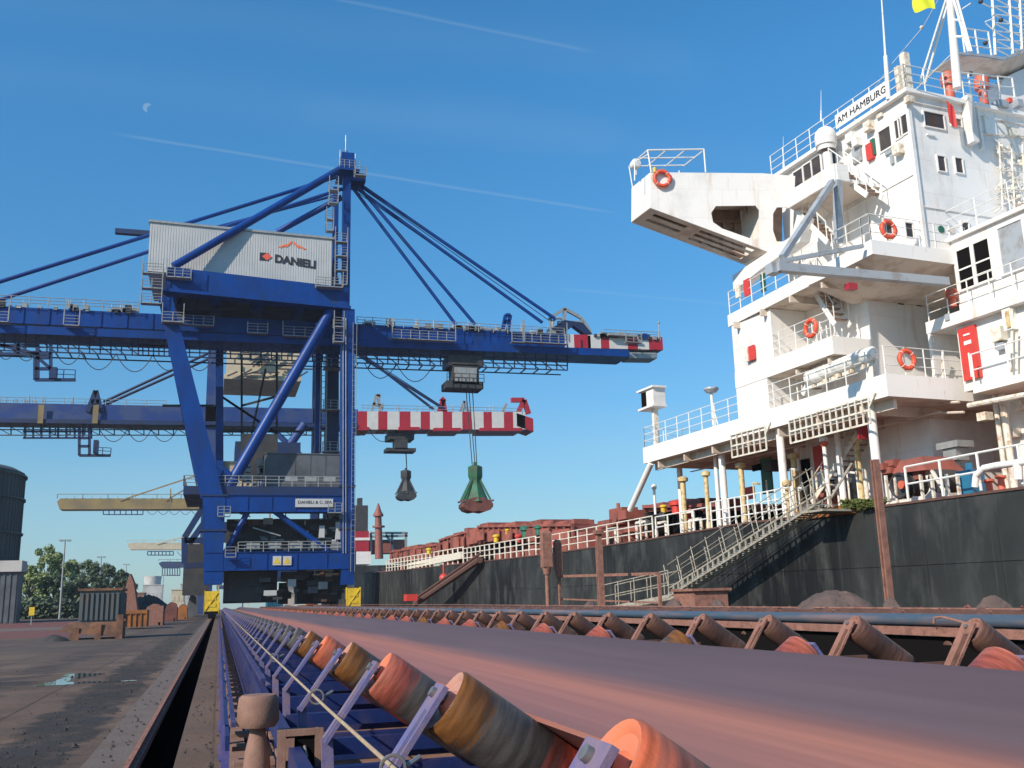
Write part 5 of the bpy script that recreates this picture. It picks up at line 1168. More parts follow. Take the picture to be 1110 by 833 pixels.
# tower seams / corner trim
b=MB(); b.sbox(2.05,2.2,-.55,-.40,ZC+.004,20.3); b.sbox(2.2,16,-.50,-.452,15.55,15.6); b.sbox(2.10,2.149,-.4,5,16.9,16.94); b.sbox(2.2,16,-.52,-.452,19.9,20.2); b.sbox(4.9,5.2,-.85,-.46,18.5,20.5); b.sbox(2.9,3.3,-.53,-.453,18.6,18.65)
b.build('corner_trim','ship_white',tower)
# roof deck (compass deck) overhang
slab([(1.9,-.7),(16,-.7),(16,8.0),(1.9,8.0)],20.2,20.36,'compass_deck','deck_white','deck_white')
# lower aft tower: the shaded block below the upper windows is flush; higher recess at right
# bridge side bulwark and sidewalk
slab([(-.015,1.46),(2.15,1.46),(2.15,5.2),(-.015,4.4)],ZD0,ZD0+.14,'bridge_wing_deck')
b=MB(); b.sbox(-.10,-.02,1.40,4.4,ZD0-.02,ZD+.02); b.sbox(-.019,.55,1.35,1.45,ZD0-.02,ZD+.02); b.build('bridge_bulwark','ship_white',sh)
# wheelhouse windows band beyond
def win_side(px,py,s,w,h,parent,m='glass',fr=.06,out=-1,name='window'):
    s_,t,z=ps(px,py,s=s); b=MB(); d=.05
    b.sbox(s-d,s+.02,t-w/2-fr,t-w/2,z-h/2-fr,z+h/2+fr); b.sbox(s-d,s+.02,t+w/2,t+w/2+fr,z-h/2-fr,z+h/2+fr); b.sbox(s-d,s+.02,t-w/2,t+w/2,z+h/2,z+h/2+fr); b.sbox(s-d,s+.02,t-w/2,t+w/2,z-h/2-fr,z-h/2)
    f=b.build(name,'ship_white',parent); b=MB(); b.sbox(s-.015,s+.01,t-w/2,t+w/2,z-h/2,z+h/2); b.build('pane',m,f); return f
def win_aft(px,py,t,w,h,parent,m='glass',fr=.05,name='window'):
    s,t_,z=ps(px,py,t=t); b=MB(); d=.06
    b.sbox(s-w/2-fr,s-w/2,t-d,t+.02,z-h/2-fr,z+h/2+fr); b.sbox(s+w/2,s+w/2+fr,t-d,t+.02,z-h/2-fr,z+h/2+fr); b.sbox(s-w/2,s+w/2,t-d,t+.02,z+h/2,z+h/2+fr); b.sbox(s-w/2,s+w/2,t-d,t+.02,z-h/2-fr,z-h/2)
    f=b.build(name,'ship_white',parent); b=MB(); b.sbox(s-w/2,s+w/2,t-.015,t+.01,z-h/2,z+h/2); b.build('pane',m,f); return f
SW=2.15
for px,py,w,h in ((866,196,.62,.95),(876,189,.5,.95),(886,182,.62,1.0),(899,173,.95,1.0),(960,151,.62,.85),(974,140,.3,.75),(981,135,.55,.75)): win_side(px,py,SW,w,h,tower)
for px,py,w,h in ((1012,131,1.0,.62),(1036,133,.5,.3)): win_aft(px,py,-.45,w,h,tower)
for px,py in ((1020,178),(1039,180)): win_aft(px,py,-.45,.36,.62,tower)
for px,py in ((985,250),(1046,249),(962,246)): win_aft(px,py,-.45,.34,.55,tower)
for px,py,m in ((1020,249,'green_paint'),(1031,250,'under_cream')): 
    s,t,z=ps(px,py,t=-.45); b=MB(); b.lathe([(.001,0),(.15,0),(.15,.03),(.001,.03)],S(s,-.45,z),-VF,14); b.build('wall_plate',m,tower)
for px,py in ((975,323),(995,325)): win_aft(px,py,2.55,.34,.62,sh)
# clutter on the tower side: lamps, boxes, panels
def clutter(items,s,parent,name='wall_fitting'):
    for px,py,w,h,d,m in items:
        _,t,z=ps(px,py,s=s); b=MB(); b.sbox(s-d,s-.001,t-w/2,t+w/2,z-h/2,z+h/2); b.build(name,m,parent)
clutter(((945,165,.35,.7,.15,'signal_red'),(947.5,160,.2,.7,.1,'green_paint'),(945,138,.35,.4,.3,'rail_worn'),(977,163,.35,.4,.3,'rail_worn'),(955,126,.3,.15,.12,'rail_worn'),(930,168,.5,.7,.1,'grey_paint'),(920,160,.3,.3,.2,'rail_white'),(964,166,.3,.15,.1,'grey_paint'),(968,173,.15,.4,.1,'grey_paint'),(925,150,.4,.4,.25,'rail_white'),(932,155,.3,.35,.3,'rail_white'),(989,109,.25,.25,.3,'rail_worn'),(912,172,.25,.5,.2,'rail_white')),SW,tower)
def clutter_a(items,t,parent,name='wall_fitting'):
    for px,py,w,h,d,m in items:
        s,_,z=ps(px,py,t=t); b=MB(); b.sbox(s-w/2,s+w/2,t-d,t-.001,z-h/2,z+h/2); b.build(name,m,parent)
clutter_a(((1080,117,.5,.3,.4,'grey_paint'),(1086,114,.18,.18,.45,'buoy_orange'),(1072,135,.6,.9,.08,'rail_white'),(1100,115,.3,.3,.3,'grey_paint'),(1060,140,.12,1.8,.15,'rail_white'),(1096,145,.3,.3,.2,'rail_worn')),-.45,tower)
b=MB()
for p,q in (((1062,110),(1110,152)),((1000,112),(1050,112)),((1040,128),(1075,128)),((1020,110),(1034,122)),((1062,145),(1110,148))): b.tube(S(*ps(*p,t=-.5)),S(*ps(*q,t=-.5)),.025,5)
rnd=random.Random(31)
for i in range(40):
    px=rnd.uniform(1083,1112);py=rnd.uniform(158,225); P=S(*ps(px,py,t=-.6)); b.tube(P,P+Vector((rnd.uniform(-.5,.5),0,rnd.uniform(-.5,.5))),.03,4)
    if i%4==0: b.ball(P,.10,8)
for x in (1083,1096,1108): b.tube(S(*ps(x,155,t=-.7)),S(*ps(x+4,228,t=-.7)),.035,5)
for y in (165,185,205): b.tube(S(*ps(1083,y,t=-.7)),S(*ps(1112,y+2,t=-.7)),.03,5)
b.build('pipe_rack','rail_worn',tower)
# railings on the roof and decks
rl=lambda name,pts,m='rail_white',**k: railing(MB(),[S(*p) for p in pts],**k).build(name,m,sh)
rl('deck_railing',[(2.0,-.6,20.36),(2.0,7.9,20.36)],step=.9); rl('deck_railing',[(2.0,-.6,20.36),(7,-.6,20.36)],step=1.1)
rl('deck_railing',[(.05,17.8,ZA),(.05,1.0,ZA)],step=1.15,m='rail_white'); rl('deck_railing',[(.05,17.8,ZA),(6,17.8,ZA)],step=1.2)
rl('deck_railing',[(.05,.05,ZA),(3.8,.05,ZA)],step=.9)
rl('deck_railing',[(.05,9.1,ZB),(.05,2.7,ZB)],step=1.0); rl('deck_railing',[(0,9.2,ZC),(-.4,2.6,ZC)],step=1.0)
rl('deck_railing',[(-.4,.0,ZC),(-.4,-.45,ZC),(4.2,-.45,ZC)],step=.75); rl('deck_railing',[(-.4,1.6,ZC),(-.4,0,ZC)],step=.8)
# name board on the roof railing
a=ps(909,159,s=1.93); c=ps(966,115,s=1.93); zb=20.52
b=MB(); b.sbox(1.90,1.93,c[1],a[1],zb,zb+.62); nb=b.build('name_board','deck_white',sh)
L_=a[1]-c[1]; text('AM HAMBURG',.42,nb,'lettering',S(1.885,a[1]-.12,zb+.16),-VF,VZ,'lettering',.008,bold=.0)
nbt=nb.children[0]
bx=[v.co for v in nbt.data.vertices]; wd=max((v-bx[0]).dot(-VF) for v in bx)-min((v-bx[0]).dot(-VF) for v in bx); f=(L_-.25)/wd
o3=S(1.885,a[1]-.12,zb+.16)-OFF[nb.name]
for v in nbt.data.vertices:
    d=(v.co-o3).dot(-VF); v.co+= -VF*(d*(f-1))
# wing: swept box with openings
WZ=19.65
inn=ps(862,190,z=WZ); tip=ps(705,187,z=WZ); kn=ps(826,188,z=WZ)
I=S(*inn);T=S(*tip)
e=(T-I); e.z=0; e.normalize(); nrm_=Vector((-e.y,e.x,0)); nrm_= nrm_ if nrm_.dot(VF)>0 else -nrm_   # forward normal
def wp(px,py):  # point on the aft face of the wing
    r=Vector(ray(px,py)); C_=Vector(CAM); k=(I-C_).dot(nrm_)/r.dot(nrm_); return C_+r*k
aft=[wp(705,187),wp(826,188),wp(862,191),wp(858,285),wp(832,273),wp(705,225.5)]
hole1=[wp(*p) for p in ((776,223.5),(819,223),(823,228),(823,258),(817,260),(783,248),(773,241),(771,231))]
hole2=[wp(*p) for p in ((842,225),(857,224),(857,262),(842,262),(838,250),(838,232))]
wing=thing('x',(0,0,0),'x','x') if False else None
b=MB(); b.plate(aft,nrm_*.06,[hole1,hole2]); b.build('bridge_wing','ship_white',sh)
WT=1.72
b=MB(); b.plate([p+VF*WT for p in aft],nrm_*.06,[]); b.build('bridge_wing_front',['ship_white','under_cream'],sh)
b=MB(); b.plate([p+VF*(WT-.03) for p in (wp(712,215),wp(826,212),wp(831,270))],nrm_*.02); 
for k in range(5): b.beam(wp(768+13*k,226)+VF*(WT-.1),wp(768+13*k,248+4*k)+VF*(WT-.1),.05,.12)
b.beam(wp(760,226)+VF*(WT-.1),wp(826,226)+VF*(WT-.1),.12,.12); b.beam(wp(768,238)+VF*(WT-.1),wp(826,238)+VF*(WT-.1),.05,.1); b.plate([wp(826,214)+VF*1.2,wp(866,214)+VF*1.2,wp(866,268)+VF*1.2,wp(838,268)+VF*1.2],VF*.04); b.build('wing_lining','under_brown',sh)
tb=aft[5];tt=aft[0]
b=MB(); q=[tt+VF*.061,tt+VF*(WT-.001),tb+VF*(WT-.001),tb+VF*.061]; b.plate(q,e*-.06); b.build('wing_end','ship_white',sh)
# underside with slots (flat plate between the two faces)
A_=aft[5];B_=aft[4]; un=(B_-A_); 
def up(u,v): return A_+un*u+VF*(.07+(WT-.13)*v)
hol=[[up(u0,v0),up(u1,v0),up(u1,v1),up(u0,v1)] for u0,u1,v0,v1 in ((.07,.36,.18,.36),(.07,.36,.54,.72),(.46,.93,.12,.30),(.46,.93,.40,.58),(.46,.93,.68,.86))]
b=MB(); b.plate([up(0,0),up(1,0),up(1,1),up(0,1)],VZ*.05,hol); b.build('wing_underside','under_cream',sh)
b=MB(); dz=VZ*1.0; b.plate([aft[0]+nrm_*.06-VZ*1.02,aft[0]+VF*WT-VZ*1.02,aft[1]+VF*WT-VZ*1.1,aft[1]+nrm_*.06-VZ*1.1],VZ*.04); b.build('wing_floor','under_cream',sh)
b=MB()
for k in (.41,.97): p=A_+un*k; b.beam(p+VF*.08+VZ*.12,p+VF*(WT-.07)+VZ*.12,.05,.2)
b.build('wing_ribs','under_cream',sh)
# inner web joining wing and house
b=MB(); b.plate([wp(826,188)+nrm_*.07,wp(826,188)+VF*WT*.95,wp(832,273)+VF*WT*.95,wp(832,273)+nrm_*.07],e*.04); b.build('wing_web','ship_white',sh)
b=MB(); P=[S(0,6.2,ZC+.9),S(0,9.3,ZC+.5)]; 
b.plate([S(*ps(*p_,s=-.02)) for p_ in ((794,299),(858,256),(864,233),(872,236),(867,262),(822,294),(795,316))],VR*.5); b.build('wing_support','ship_white',sh)
# frame railing on the wing tip
def wq(px,py,v=0): return wp(px,py)+nrm_*v
b=MB(); pts=lambda *P:[wp(*p) for p in P]
b.tube(wp(706,187),wp(702,163),.035); b.tube(wp(765,187),wp(763,162),.035); b.tube(wp(702,163),wp(763,162),.035)
f_=VF*WT
b.tube(wp(706,187)+f_,wp(702,163)+f_,.03); b.tube(wp(760,187)+f_,wp(758,168)+f_,.03); b.tube(wp(702,163)+f_,wp(763,162)+f_,.03)
for k in range(4): x=702+20.3*k; b.tube(wp(x,163),wp(x,163)+f_,.03)
b.tube(wp(702,163)+f_*.5,wp(763,162)+f_*.5,.03)
b.tube(wp(688,196),wp(688,176),.03); b.tube(wp(688,176),wp(702,168),.03); b.build('wing_awning_frame','rail_white',sh)
b=MB(); c=wp(692,172)+nrm_*.6; b.lathe([(.01,-.2),(.2,-.16),(.24,.1),(.18,.2),(.01,.22)],c,-VF,14); b.beam(c,c-VZ*.5,.06); b.build('searchlight','rail_white',sh)
# lifebuoys
def buoy(P,ax,label,Rr=.33,white=True):
    P=Vector(P); ax=Vector(ax).normalized(); t=thing('lifebuoy',P,label,'lifebuoy','lifebuoys on the ship')
    b=MB(); b.ring(P,ax,Rr,.085,28,10); b.build('ring','buoy_orange',t)
    b=MB(); u=VZ; v=ax.cross(u).normalized()
    for k in range(4):
        a=math.pi/4+k*math.pi/2; d=u*math.sin(a)+v*math.cos(a); 
        b.ring(P+d*Rr,ax.cross(d),.088,.012,12,5)
    b.build('bands','rail_white',t)
    b=MB(); pts=[]
    for k in range(25): a=2*math.pi*k/24; rr=Rr+.10+.03*math.cos(4*a); pts.append(P+(u*math.sin(a)+v*math.cos(a))*rr-ax*.0)
    b.path(pts,.012,5); b.build('grab_line','rope',t); return t
buoy(wp(717,195)-nrm_*.12,nrm_,'orange lifebuoy on the outer end of the high bridge wing',.34)
b=MB(); c=wp(709,186)-nrm_*.12; b.lathe([(.02,-.14),(.09,-.12),(.09,.1),(.02,.14)],c,VZ,12); o=b.build('buoy_light','yellow_paint'); tag(o,'small yellow light float beside the bridge wing lifebuoy','float')
buoy(S(*ps(963,249,t=-.5)),FW,'orange lifebuoy on the upper deck railing below the tower windows',.30)
buoy(S(*ps(879,356,s=-.02)),RT,'orange lifebuoy on the side railing beside the middle stair',.33)
buoy(S(*ps(983,390,t=0.0)),FW,'orange lifebuoy with dark cross on the aft boat deck railing',.33)
# fire boxes / doors
clutter(((811,312,.4,.75,.1,'signal_red'),(816,383,.4,.65,.1,'signal_red'),(801,316,.3,.6,.1,'rail_worn'),(828,307,.3,.8,.06,'green_paint'),(812,385,.2,.6,.15,'rail_worn')),-.02,sh,'fire_box')
_,t,z=ps(858,356,s=1.9); b=MB(); b.lathe([(.01,0),(.2,0),(.2,.05),(.01,.05)],S(1.9,t,z),-VR,14); b.build('porthole','glass',sh)
_,t,z=ps(850,418,s=1.85); 
for dt in (-.8,.5):
    b=MB(); b.sbox(1.8,1.899,t+dt,t+dt+.75,ZA+.05,ZB0-.1); b.build('door','signal_red',sh)
b=MB(); _,t,z=ps(820,436,s=.6); b.sbox(.5,1.5,t-.6,t+.9,ZA+.01,ZA+.75); b.build('locker','green_paint',sh)
# stairs
def st(p,q,s,wd=.75,m='rail_white'): b=MB(); P=S(*ps(*p,s=s));Q=S(*ps(*q,s=s)); stair(b,P,Q,VR*wd,tm=1); return b.build('stair',[m,'under_brown'],sh)
st((900,183),(940,212),.9); st((862,228),(897,263),.4); st((872,300),(905,352),.7); st((905,352),(880,305),1.3)
st((893,378),(870,428),.8)
# decorated clutter between stairs
b=MB(); rnd=random.Random(17)
for i in range(26): 
    P=S(rnd.uniform(.6,1.8),rnd.uniform(3,6),rnd.choice((ZA,ZB,ZC))); b.tube(P,P+VZ*rnd.uniform(.5,1.6),.03,5)
b.build('stanchions','rail_white',sh)
# provision crane: post, jib, strut
pc=thing('provision_crane',S(0,1.5,ZC),'white and grey provision crane with horizontal jib beside the upper deck','crane')
b=MB(); b.beam(S(*ps(908,196,s=0)),S(*ps(909,264,s=0)),.26,.26,VF); b.build('post','grey_paint',pc)
b=MB(); P=S(*ps(842,290,t=-.75)); Q=S(*ps(1026,306,t=-.75)); b.beam(P,Q,.3,.30); b.beam(P+VZ*.0,P+VZ*-.0+VF*.4,.36,.36); b.build('jib','grey_paint',pc)
b=MB(); b.beam(S(*ps(844,284,t=-.3)),S(*ps(935,267,t=-.3)),.14,.14); b.beam(S(*ps(848,279,t=-.3)),S(*ps(902,197,t=1.3)),.20,.20); b.build('strut','grey_paint',pc)
b=MB(); P=S(*ps(922,307,t=-.8)); b.sbox(ps(918,307,t=-.8)[0],ps(927,307,t=-.8)[0],-.9,-.65,P.z-.25,P.z-.02); b.build('hoist_block','band_red',pc)
# canisters (liferafts) on the boat deck
for i,(px,py) in enumerate(((884,408),(897,402),(911,396),(925,391),(938,386))):
    P=S(*ps(px,py,s=.45)); t=tag(thing('liferaft_canister',P,'white liferaft canister, %s of five on the boat deck edge'%('leftmost','second from left','middle','second from right','rightmost')[i],'liferaft','liferaft canisters on the boat deck'))
    b=MB(); b.lathe([(.02,-.55),(.2,-.52),(.27,-.42),(.27,-.03),(.29,-.03),(.29,.03),(.27,.03),(.27,.42),(.2,.52),(.02,.55)],P,VF,18); b.build('shell','rail_white',t)
    b=MB(); b.beam(P+VF*-.3-VZ*.45,P+VF*-.3-VZ*.2,.5,.06); b.beam(P+VF*.3-VZ*.45,P+VF*.3-VZ*.2,.5,.06); b.build('cradle','rail_worn',t)
# grid frames hanging under the boat deck edge
for x0,y0,x1,y1,n in ((792,468,829,457,6),(855,452,941,426,13)):
    P0=S(*ps(x0,y0+4,s=-.05));P1=S(*ps(x1,y1+5,s=-.05)); b=MB(); h=1.02 if n<8 else .95
    for k in range(n+1): p=P0.lerp(P1,k/n); b.beam(p,p-VZ*h,.06,.05)
    for k in range(3): b.beam(P0-VZ*h*k/2,P1-VZ*h*k/2,.07,.07)
    b.beam(P1-VZ*h*.4,P1-VF*.4+VZ*.1,.06); b.build('embarkation_grid','rail_worn',sh)
# pillars, vent posts under the boat deck
def pil(px,pt,pb,s,r,m='deck_white',z1=None):
    a=ps(px,pb,s=s); zt=ps(px,pt,s=s)[2] if z1 is None else z1; b=MB(); b.tube(S(s,a[1],4.3),S(s,a[1],zt),r,12); b.build('pillar',m,sh)
for px,s,r in ((852,.5,.17),(955,.45,.17),(915,2.0,.13),(739,2.,.15),(786,.9,.16),(779,1.2,.10),(869,3.,.12)): pil(px,500,548,s,r,z1=ZA0)
def vent(px,pt,s,r,m='old_yellow',hook=True):
    a=ps(px,pt,s=s); P=S(s,a[1],4.3);Q=S(*a); b=MB(); b.tube(P,Q,r,10)
    b.lathe([(r*.9,0),(r*2,.05),(r*2,.22),(r*.6,.3)],Q,VZ,12); b.lathe([(r*1.6,0),(r*1.2,.5),(r,.7)],P,VZ,10); b.build('vent_pipe',m,sh)
for px,pt,s,r in ((709,531,1.,.07),(740,523,1.2,.14),(765,517,.8,.11),(803,508,1.6,.13),(893,480,1.4,.09),(860,498,2.2,.13),(928,480,2.4,.13),(853,528,.3,.1)): vent(px,pt,s,r,'old_yellow' if r>.08 and px!=893 else 'rail_white')
b=MB(); 
P=ps(893,481,s=1.4); b.ball(S(*P),.17,10); b.build('vent_cap','funnel_orange',sh)
# strut from the deck to the boat deck corner
b=MB(); b.tube(S(*ps(683,553,s=.3)),S(*ps(706,502,s=.1)),.16,12); b.build('support_strut','deck_white',sh)
# pipes, cabinets and dark openings against the lower house
rnd=random.Random(91)
for i in range(16):
    px=rnd.uniform(806,945); P=S(*ps(px,540,s=rnd.uniform(1.6,3.2))); P.z=4.4; b=MB(); hh=rnd.uniform(.8,2.6); b.tube(P,P+VZ*hh,rnd.uniform(.03,.09),8)
    if i%3==0: b.tube(P+VZ*hh,P+VZ*(hh-.1)+VF*-.5,.05,6)
    b.build('deck_pipe',rnd.choice(('rail_worn','old_yellow','rail_white')),sh)
for px,py,w,h,m in ((838,505,.5,.5,'machine_dark'),(880,535,.7,.6,'machine_dark'),(915,520,.5,1.0,'grey_paint'),(898,540,.4,.5,'deck_red'),(925,535,.5,.8,'machine_dark'),(866,540,.5,.5,'house_grey')):
    _,t,z=ps(px,py,s=2.9); b=MB(); b.sbox(2.6,3.3,t-w/2,t+w/2,z-h/2,z+h/2); b.build('cabinet',m,sh)
for x0,y0,x1,y1 in ((840,478,930,455),(832,484,900,466),(960,440,1040,436),(970,450,1045,447)):
    b=MB(); b.tube(S(*ps(x0,y0,s=3.0)),S(*ps(x1,y1,s=3.0)),.05,6); b.build('overhead_pipe','under_cream',sh)
# low deck rails and pipes forward of the deck house
for px,h in ((667,.9),(700,1.),(722,.8),(752,1.1),(760,.7)):
    P=S(*ps(px,570,s=.5)); P.z=4.3; b=MB(); b.tube(P,P+VZ*h,.09,8); b.beam(P+VZ*h,P+VZ*h+VF*1.0,.12,.12); b.tube(P+VF*1.,P+VF*1.+VZ*h,.09,8); b.build('pipe_stand','rail_worn',sh)
b=MB(); P=S(*ps(712,562,s=.6)); b.lathe([(.35,-.5),(.2,-.3),(.2,.1),(.35,.3)],P,VR,14); b.build('capstan','machine_dark',sh)
# winch / red box things on the red deck near the strut
b=MB(); P=S(*ps(676,560,s=.9)); b.obox(P,VF*.8,VR*.5,VZ*.45); b.obox(P+VF*-.9,VF*.5,VR*.6,VZ*.25); b.obox(P+VF*1.4-VZ*.3,VF*.9,VR*.5,VZ*.2); b.tube(P+VF*.6+VZ*.4,P+VF*.6+VZ*.8,.1); b.tube(P-VR*.6,P+VR*.6,.35,14)
b.build('mooring_winch','deck_red',sh)
# openings and fittings in the lower house
b=MB(); 
for px,py,w,h,m in ((832,516,.8,1.7,'green_paint'),(889,497,.7,1.1,'signal_red'),(812,535,1.,.6,'signal_red'),(822,507,.8,.3,'dark_gap'),(873,515,.8,1.4,'dark_gap'),(905,530,.6,.8,'dark_gap')):
    _,t,z=ps(px,py,s=3.4); b=MB(); b.sbox(3.32,3.399,t-w/2,t+w/2,z-h/2,z+h/2); b.build('door' if h>1.2 else 'locker',m,sh)
b=MB(); P=S(*ps(937,468,t=3.)); b.obox(P,VR*.28,VF*.1,VZ*.3); b.build('fire_box','band_red',sh)
# external ladder stair in the shaded bay
st((930,470),(880,545),2.2,.8,'rail_worn')
rl('deck_railing',[(.0,17.,4.3),(.0,12.2,4.35),],m='rail_white',step=1.2,nr=2,r=.03); 
p0=ps(772,575,s=.1);p1=ps(858,556,s=.1); rl('deck_railing',[(.1,p0[1],4.36),(.1,p1[1],4.4)],m='rail_white',step=.5,nr=3,r=.03,h=1.25)
b=MB(); b.sbox(-.1,.6,p1[1]-3.9,p1[1]-.5,4.25,4.6); b.build('platform_edge','bin_orange',sh)
# netting bundle
b=MB(); rnd=random.Random(8)
for i in range(420):
    px=rnd.uniform(912,957); P=S(*ps(px,rnd.uniform(543,552)-(px-912)*.04,s=-.15))+VR*rnd.uniform(-.15,.25); s_=rnd.uniform(.03,.09); b.ball(P,s_,5) if i%3==0 else b.tube(P,P+Vector((rnd.uniform(-.2,.2),rnd.uniform(-.2,.2),rnd.uniform(-.12,.12))),.02,4)
o=b.build('safety_net','netting'); tag(o,'bundled yellow green safety net hanging over the hull edge above the gangway','net')
# gangway
gw=thing('gangway',S(-.9,12,1),'long aluminium gangway ladder sloping along the hull to the quay','gangway')
A1=S(*ps(900,548,s=-.6)); A0=S(*ps(740,646,s=-1.3)); W_=-VR*.7
b=MB()
for o_ in (Vector((0,0,0)),W_):
    b.beam(A0+o_,A1+o_,.06,.08); b.beam(A0+o_+VZ*.34,A1+o_+VZ*.34,.06,.06)
    n=26
    for k in range(n+1): p=(A0+o_).lerp(A1+o_,k/n); b.beam(p,p+VZ*.34,.05,.10,VF)
b.build('side_beam','gangway_grey',gw)
b=MB()
for k in range(50): p=A0.lerp(A1,k/50); b.beam(p+VZ*.1,p+W_+VZ*.1,.22,.035)
b.build('treads','galvanised',gw)
for o_ in (Vector((0,0,0)),W_):
    b=MB(); n=9
    for h in (.85,1.4): b.tube(A0+o_+VZ*h,A1+o_+VZ*h,.016,6)
    for k in range(n+1): p=(A0+o_).lerp(A1+o_,k/n)+VZ*.3; b.tube(p,p+VZ*1.1+VF*.35,.021,6)
    b.build('handrail','gangway_grey',gw)
# lower flight with its own rail down to the quay
B0=S(*ps(668,660,s=-2.2))
b=MB(); b.beam(A0,B0,.06,.15); b.beam(A0+W_,B0+W_,.06,.15)
for o_ in (Vector((0,0,0)),W_):
    for h in (.6,1.15): b.tube(A0+o_+VZ*h,B0+o_+VZ*h,.025,6)
    for k in range(5): p=(A0+o_).lerp(B0+o_,k/4); b.tube(p,p+VZ*1.15,.03,6)
b.build('lower_flight','gangway_grey',gw)
# hull side dark fender / shadowed recess beneath pivot
b=MB(); b.tube(A1+VZ*.2,A1+VR*1.2+VZ*1.6,.05); b.tube(A1+W_+VZ*.2,A1+W_+VZ*1.3,.04); b.sbox(-1.5,.0,ps(905,548,s=0)[1]-1.1,ps(905,548,s=0)[1]+.2,4.32,4.40); b.build('pivot_platform','gangway_grey',gw)
# ---------- engine casing and aft house ----------
cs=2.9; q1=ps(1003,350,s=cs); q2=ps(1003,363,s=cs); q3=ps(1028,263,s=3.4); BZ=q1[2]; print('CAS',q1,q2,q3)
wl(cs+.35,18,-16,q1[1]-1.1,8.46,q2[2],'casing'); wl(cs,18,-16,q1[1],q2[2]+.003,BZ,'casing_bulwark'); wl(3.4,18,-14,q3[1]-.12,BZ+.004,q3[2]-.05,'aft_house'); wl(3.25,18,-14.5,q3[1],q3[2]-.046,q3[2]+.1,'aft_house_roof','deck_white')
wl(cs+.02,6,q1[1]-.15,q1[1]-.02,ZA-.2,q2[2],'recess_wall')
rl('deck_railing',[(cs+.1,q1[1]-.1,BZ),(cs+.1,-12,BZ)],step=1.0); rl('deck_railing',[(3.35,q3[1],q3[2]+.1),(3.35,-12,q3[2]+.1)],step=1.4,h=1.1,m='rail_white')
SH=3.4
for px,py,w,h in ((1047,291,.62,1.5),(1066,283,.66,1.5)): 
    f=win_side(px,py,SH,w,h,sh,'dark_gap',.09); 
    _,t,z=ps(px,py,s=SH); b=MB(); b.sbox(SH-.06,SH-.02,t-w/2,t+w/2,z-.03,z+.03); b.sbox(SH-.06,SH-.02,t-w/2,t+w/2,z-.45,z-.42); b.build('bar','rail_white',f)
win_side(1098,268,SH,1.0,1.7,sh,'grey_paint',.09)
# aft platform with the red cabinet
slab([(2.55,-14),(9,-14),(9,-1.4),(2.55,-1.4)],8.15,8.42,'aft_platform'); rl('deck_railing',[(2.6,-1.45,8.42),(2.6,-12,8.42)],step=1.5,h=1.15,nr=2,r=.028)
sd=cs+.35; d_=ps(1053,383,s=sd)
b=MB(); b.sbox(sd-.12,sd-.001,d_[1]-.38,d_[1]+.38,d_[2]-.98,d_[2]+.98); dr=b.build('cabinet_door','signal_red',sh); dr['label']='bright red cabinet door'
b=MB(); b.sbox(sd-.14,sd-.121,d_[1]-.15,d_[1]+.14,d_[2]+.66,d_[2]+.72); b.sbox(sd-.14,sd-.121,d_[1]-.17,d_[1]+.15,d_[2]+.32,d_[2]+.46); b.sbox(sd-.16,sd-.121,d_[1]-.03,d_[1]+.02,d_[2]-.9,d_[2]+.0); b.build('notice','deck_white',dr)
clutter(((1086,363,.45,.5,.3,'rail_worn'),(1098,345,.35,.9,.3,'rail_white'),(1100,347,.15,.6,.35,'old_yellow'),(1035,345,.2,.25,.4,'grey_paint'),(1088,376,.3,.25,.2,'grey_paint')),sd,sh)
b=MB()
for px,y0,y1 in ((1097,330,415),(1102,360,415),(1022,380,410),(1012,365,412)): b.tube(S(*ps(px,y0,s=sd-.2)),S(*ps(px,y1,s=sd-.2)),.05,6)
b.build('wall_pipes','rail_worn',sh)
# lower aft house under the platform
wl(4.3,18,-16,-1.2,4.3,8.14,'lower_aft_house'); 
b=MB()
for px,r in ((1078,.09),(1086,.12)): a=ps(px,430,s=3.6); b.tube(S(3.6,a[1],4.4),S(3.6,a[1],8.14),r,8)
P=ps(1050,440,s=2.7);Q=ps(1112,428,s=2.7); b.tube(S(*P),S(*Q),.10,8); b.build('downpipes','rail_worn',sh)
b=MB(); 
for px,py in ((1070,452),(1108,440),(1100,470)): a=ps(px,py,s=4.2); b.sbox(3.9,4.29,a[1]-.2,a[1]+.2,a[2]-.15,a[2]+.15)
b.build('lamps','rail_worn',sh)
# red mushroom vents by the aft house
for px,pt,lab in ((1033,310,''),):
    P=S(*ps(px,333,s=cs+.28)); b=MB(); b.lathe([(.14,0),(.14,.3),(.13,.32)],P,VZ,18); b.lathe([(.13,.32),(.22,.34),(.22,.62),(.2,.66),(.01,.68)],P,VZ,20); b.build('mushroom_vent','funnel_orange',sh)
# bulwark machinery at the stern rail
rl('stern_railing',[(.1,-.3,4.42),(.1,-16,4.6)],m='rail_white',step=1.6,h=1.2,nr=2,r=.035)
b=MB(); pts=[S(.0,*ps(1057,528,s=0)[1:]),S(.0,*ps(1058,516,s=0)[1:]),S(.0,*ps(1066,508,s=0)[1:]),S(.0,*ps(1080,505,s=0)[1:]),S(.0,*ps(1125,499,s=0)[1:])]; b.path(pts,.11,10); b.tube(S(.0,*ps(1103,502,s=0)[1:]),S(.0,*ps(1104,520,s=0)[1:]),.14,8); b.build('fairlead_arch','deck_white',sh)
b=MB(); P=S(*ps(985,508,s=1.2)); 
b.hexa([P-VF*1.4-VR*.6-VZ*.25,P-VF*1.4+VR*1.2-VZ*.25,P+VF*1.2+VR*1.2-VZ*.15,P+VF*1.2-VR*.6-VZ*.15,P-VF*1.0-VR*.3+VZ*.3,P-VF*1.0+VR*1.+VZ*.3,P+VF*.7+VR*1.+VZ*.25,P+VF*.7-VR*.3+VZ*.25]); rnd=random.Random(6)
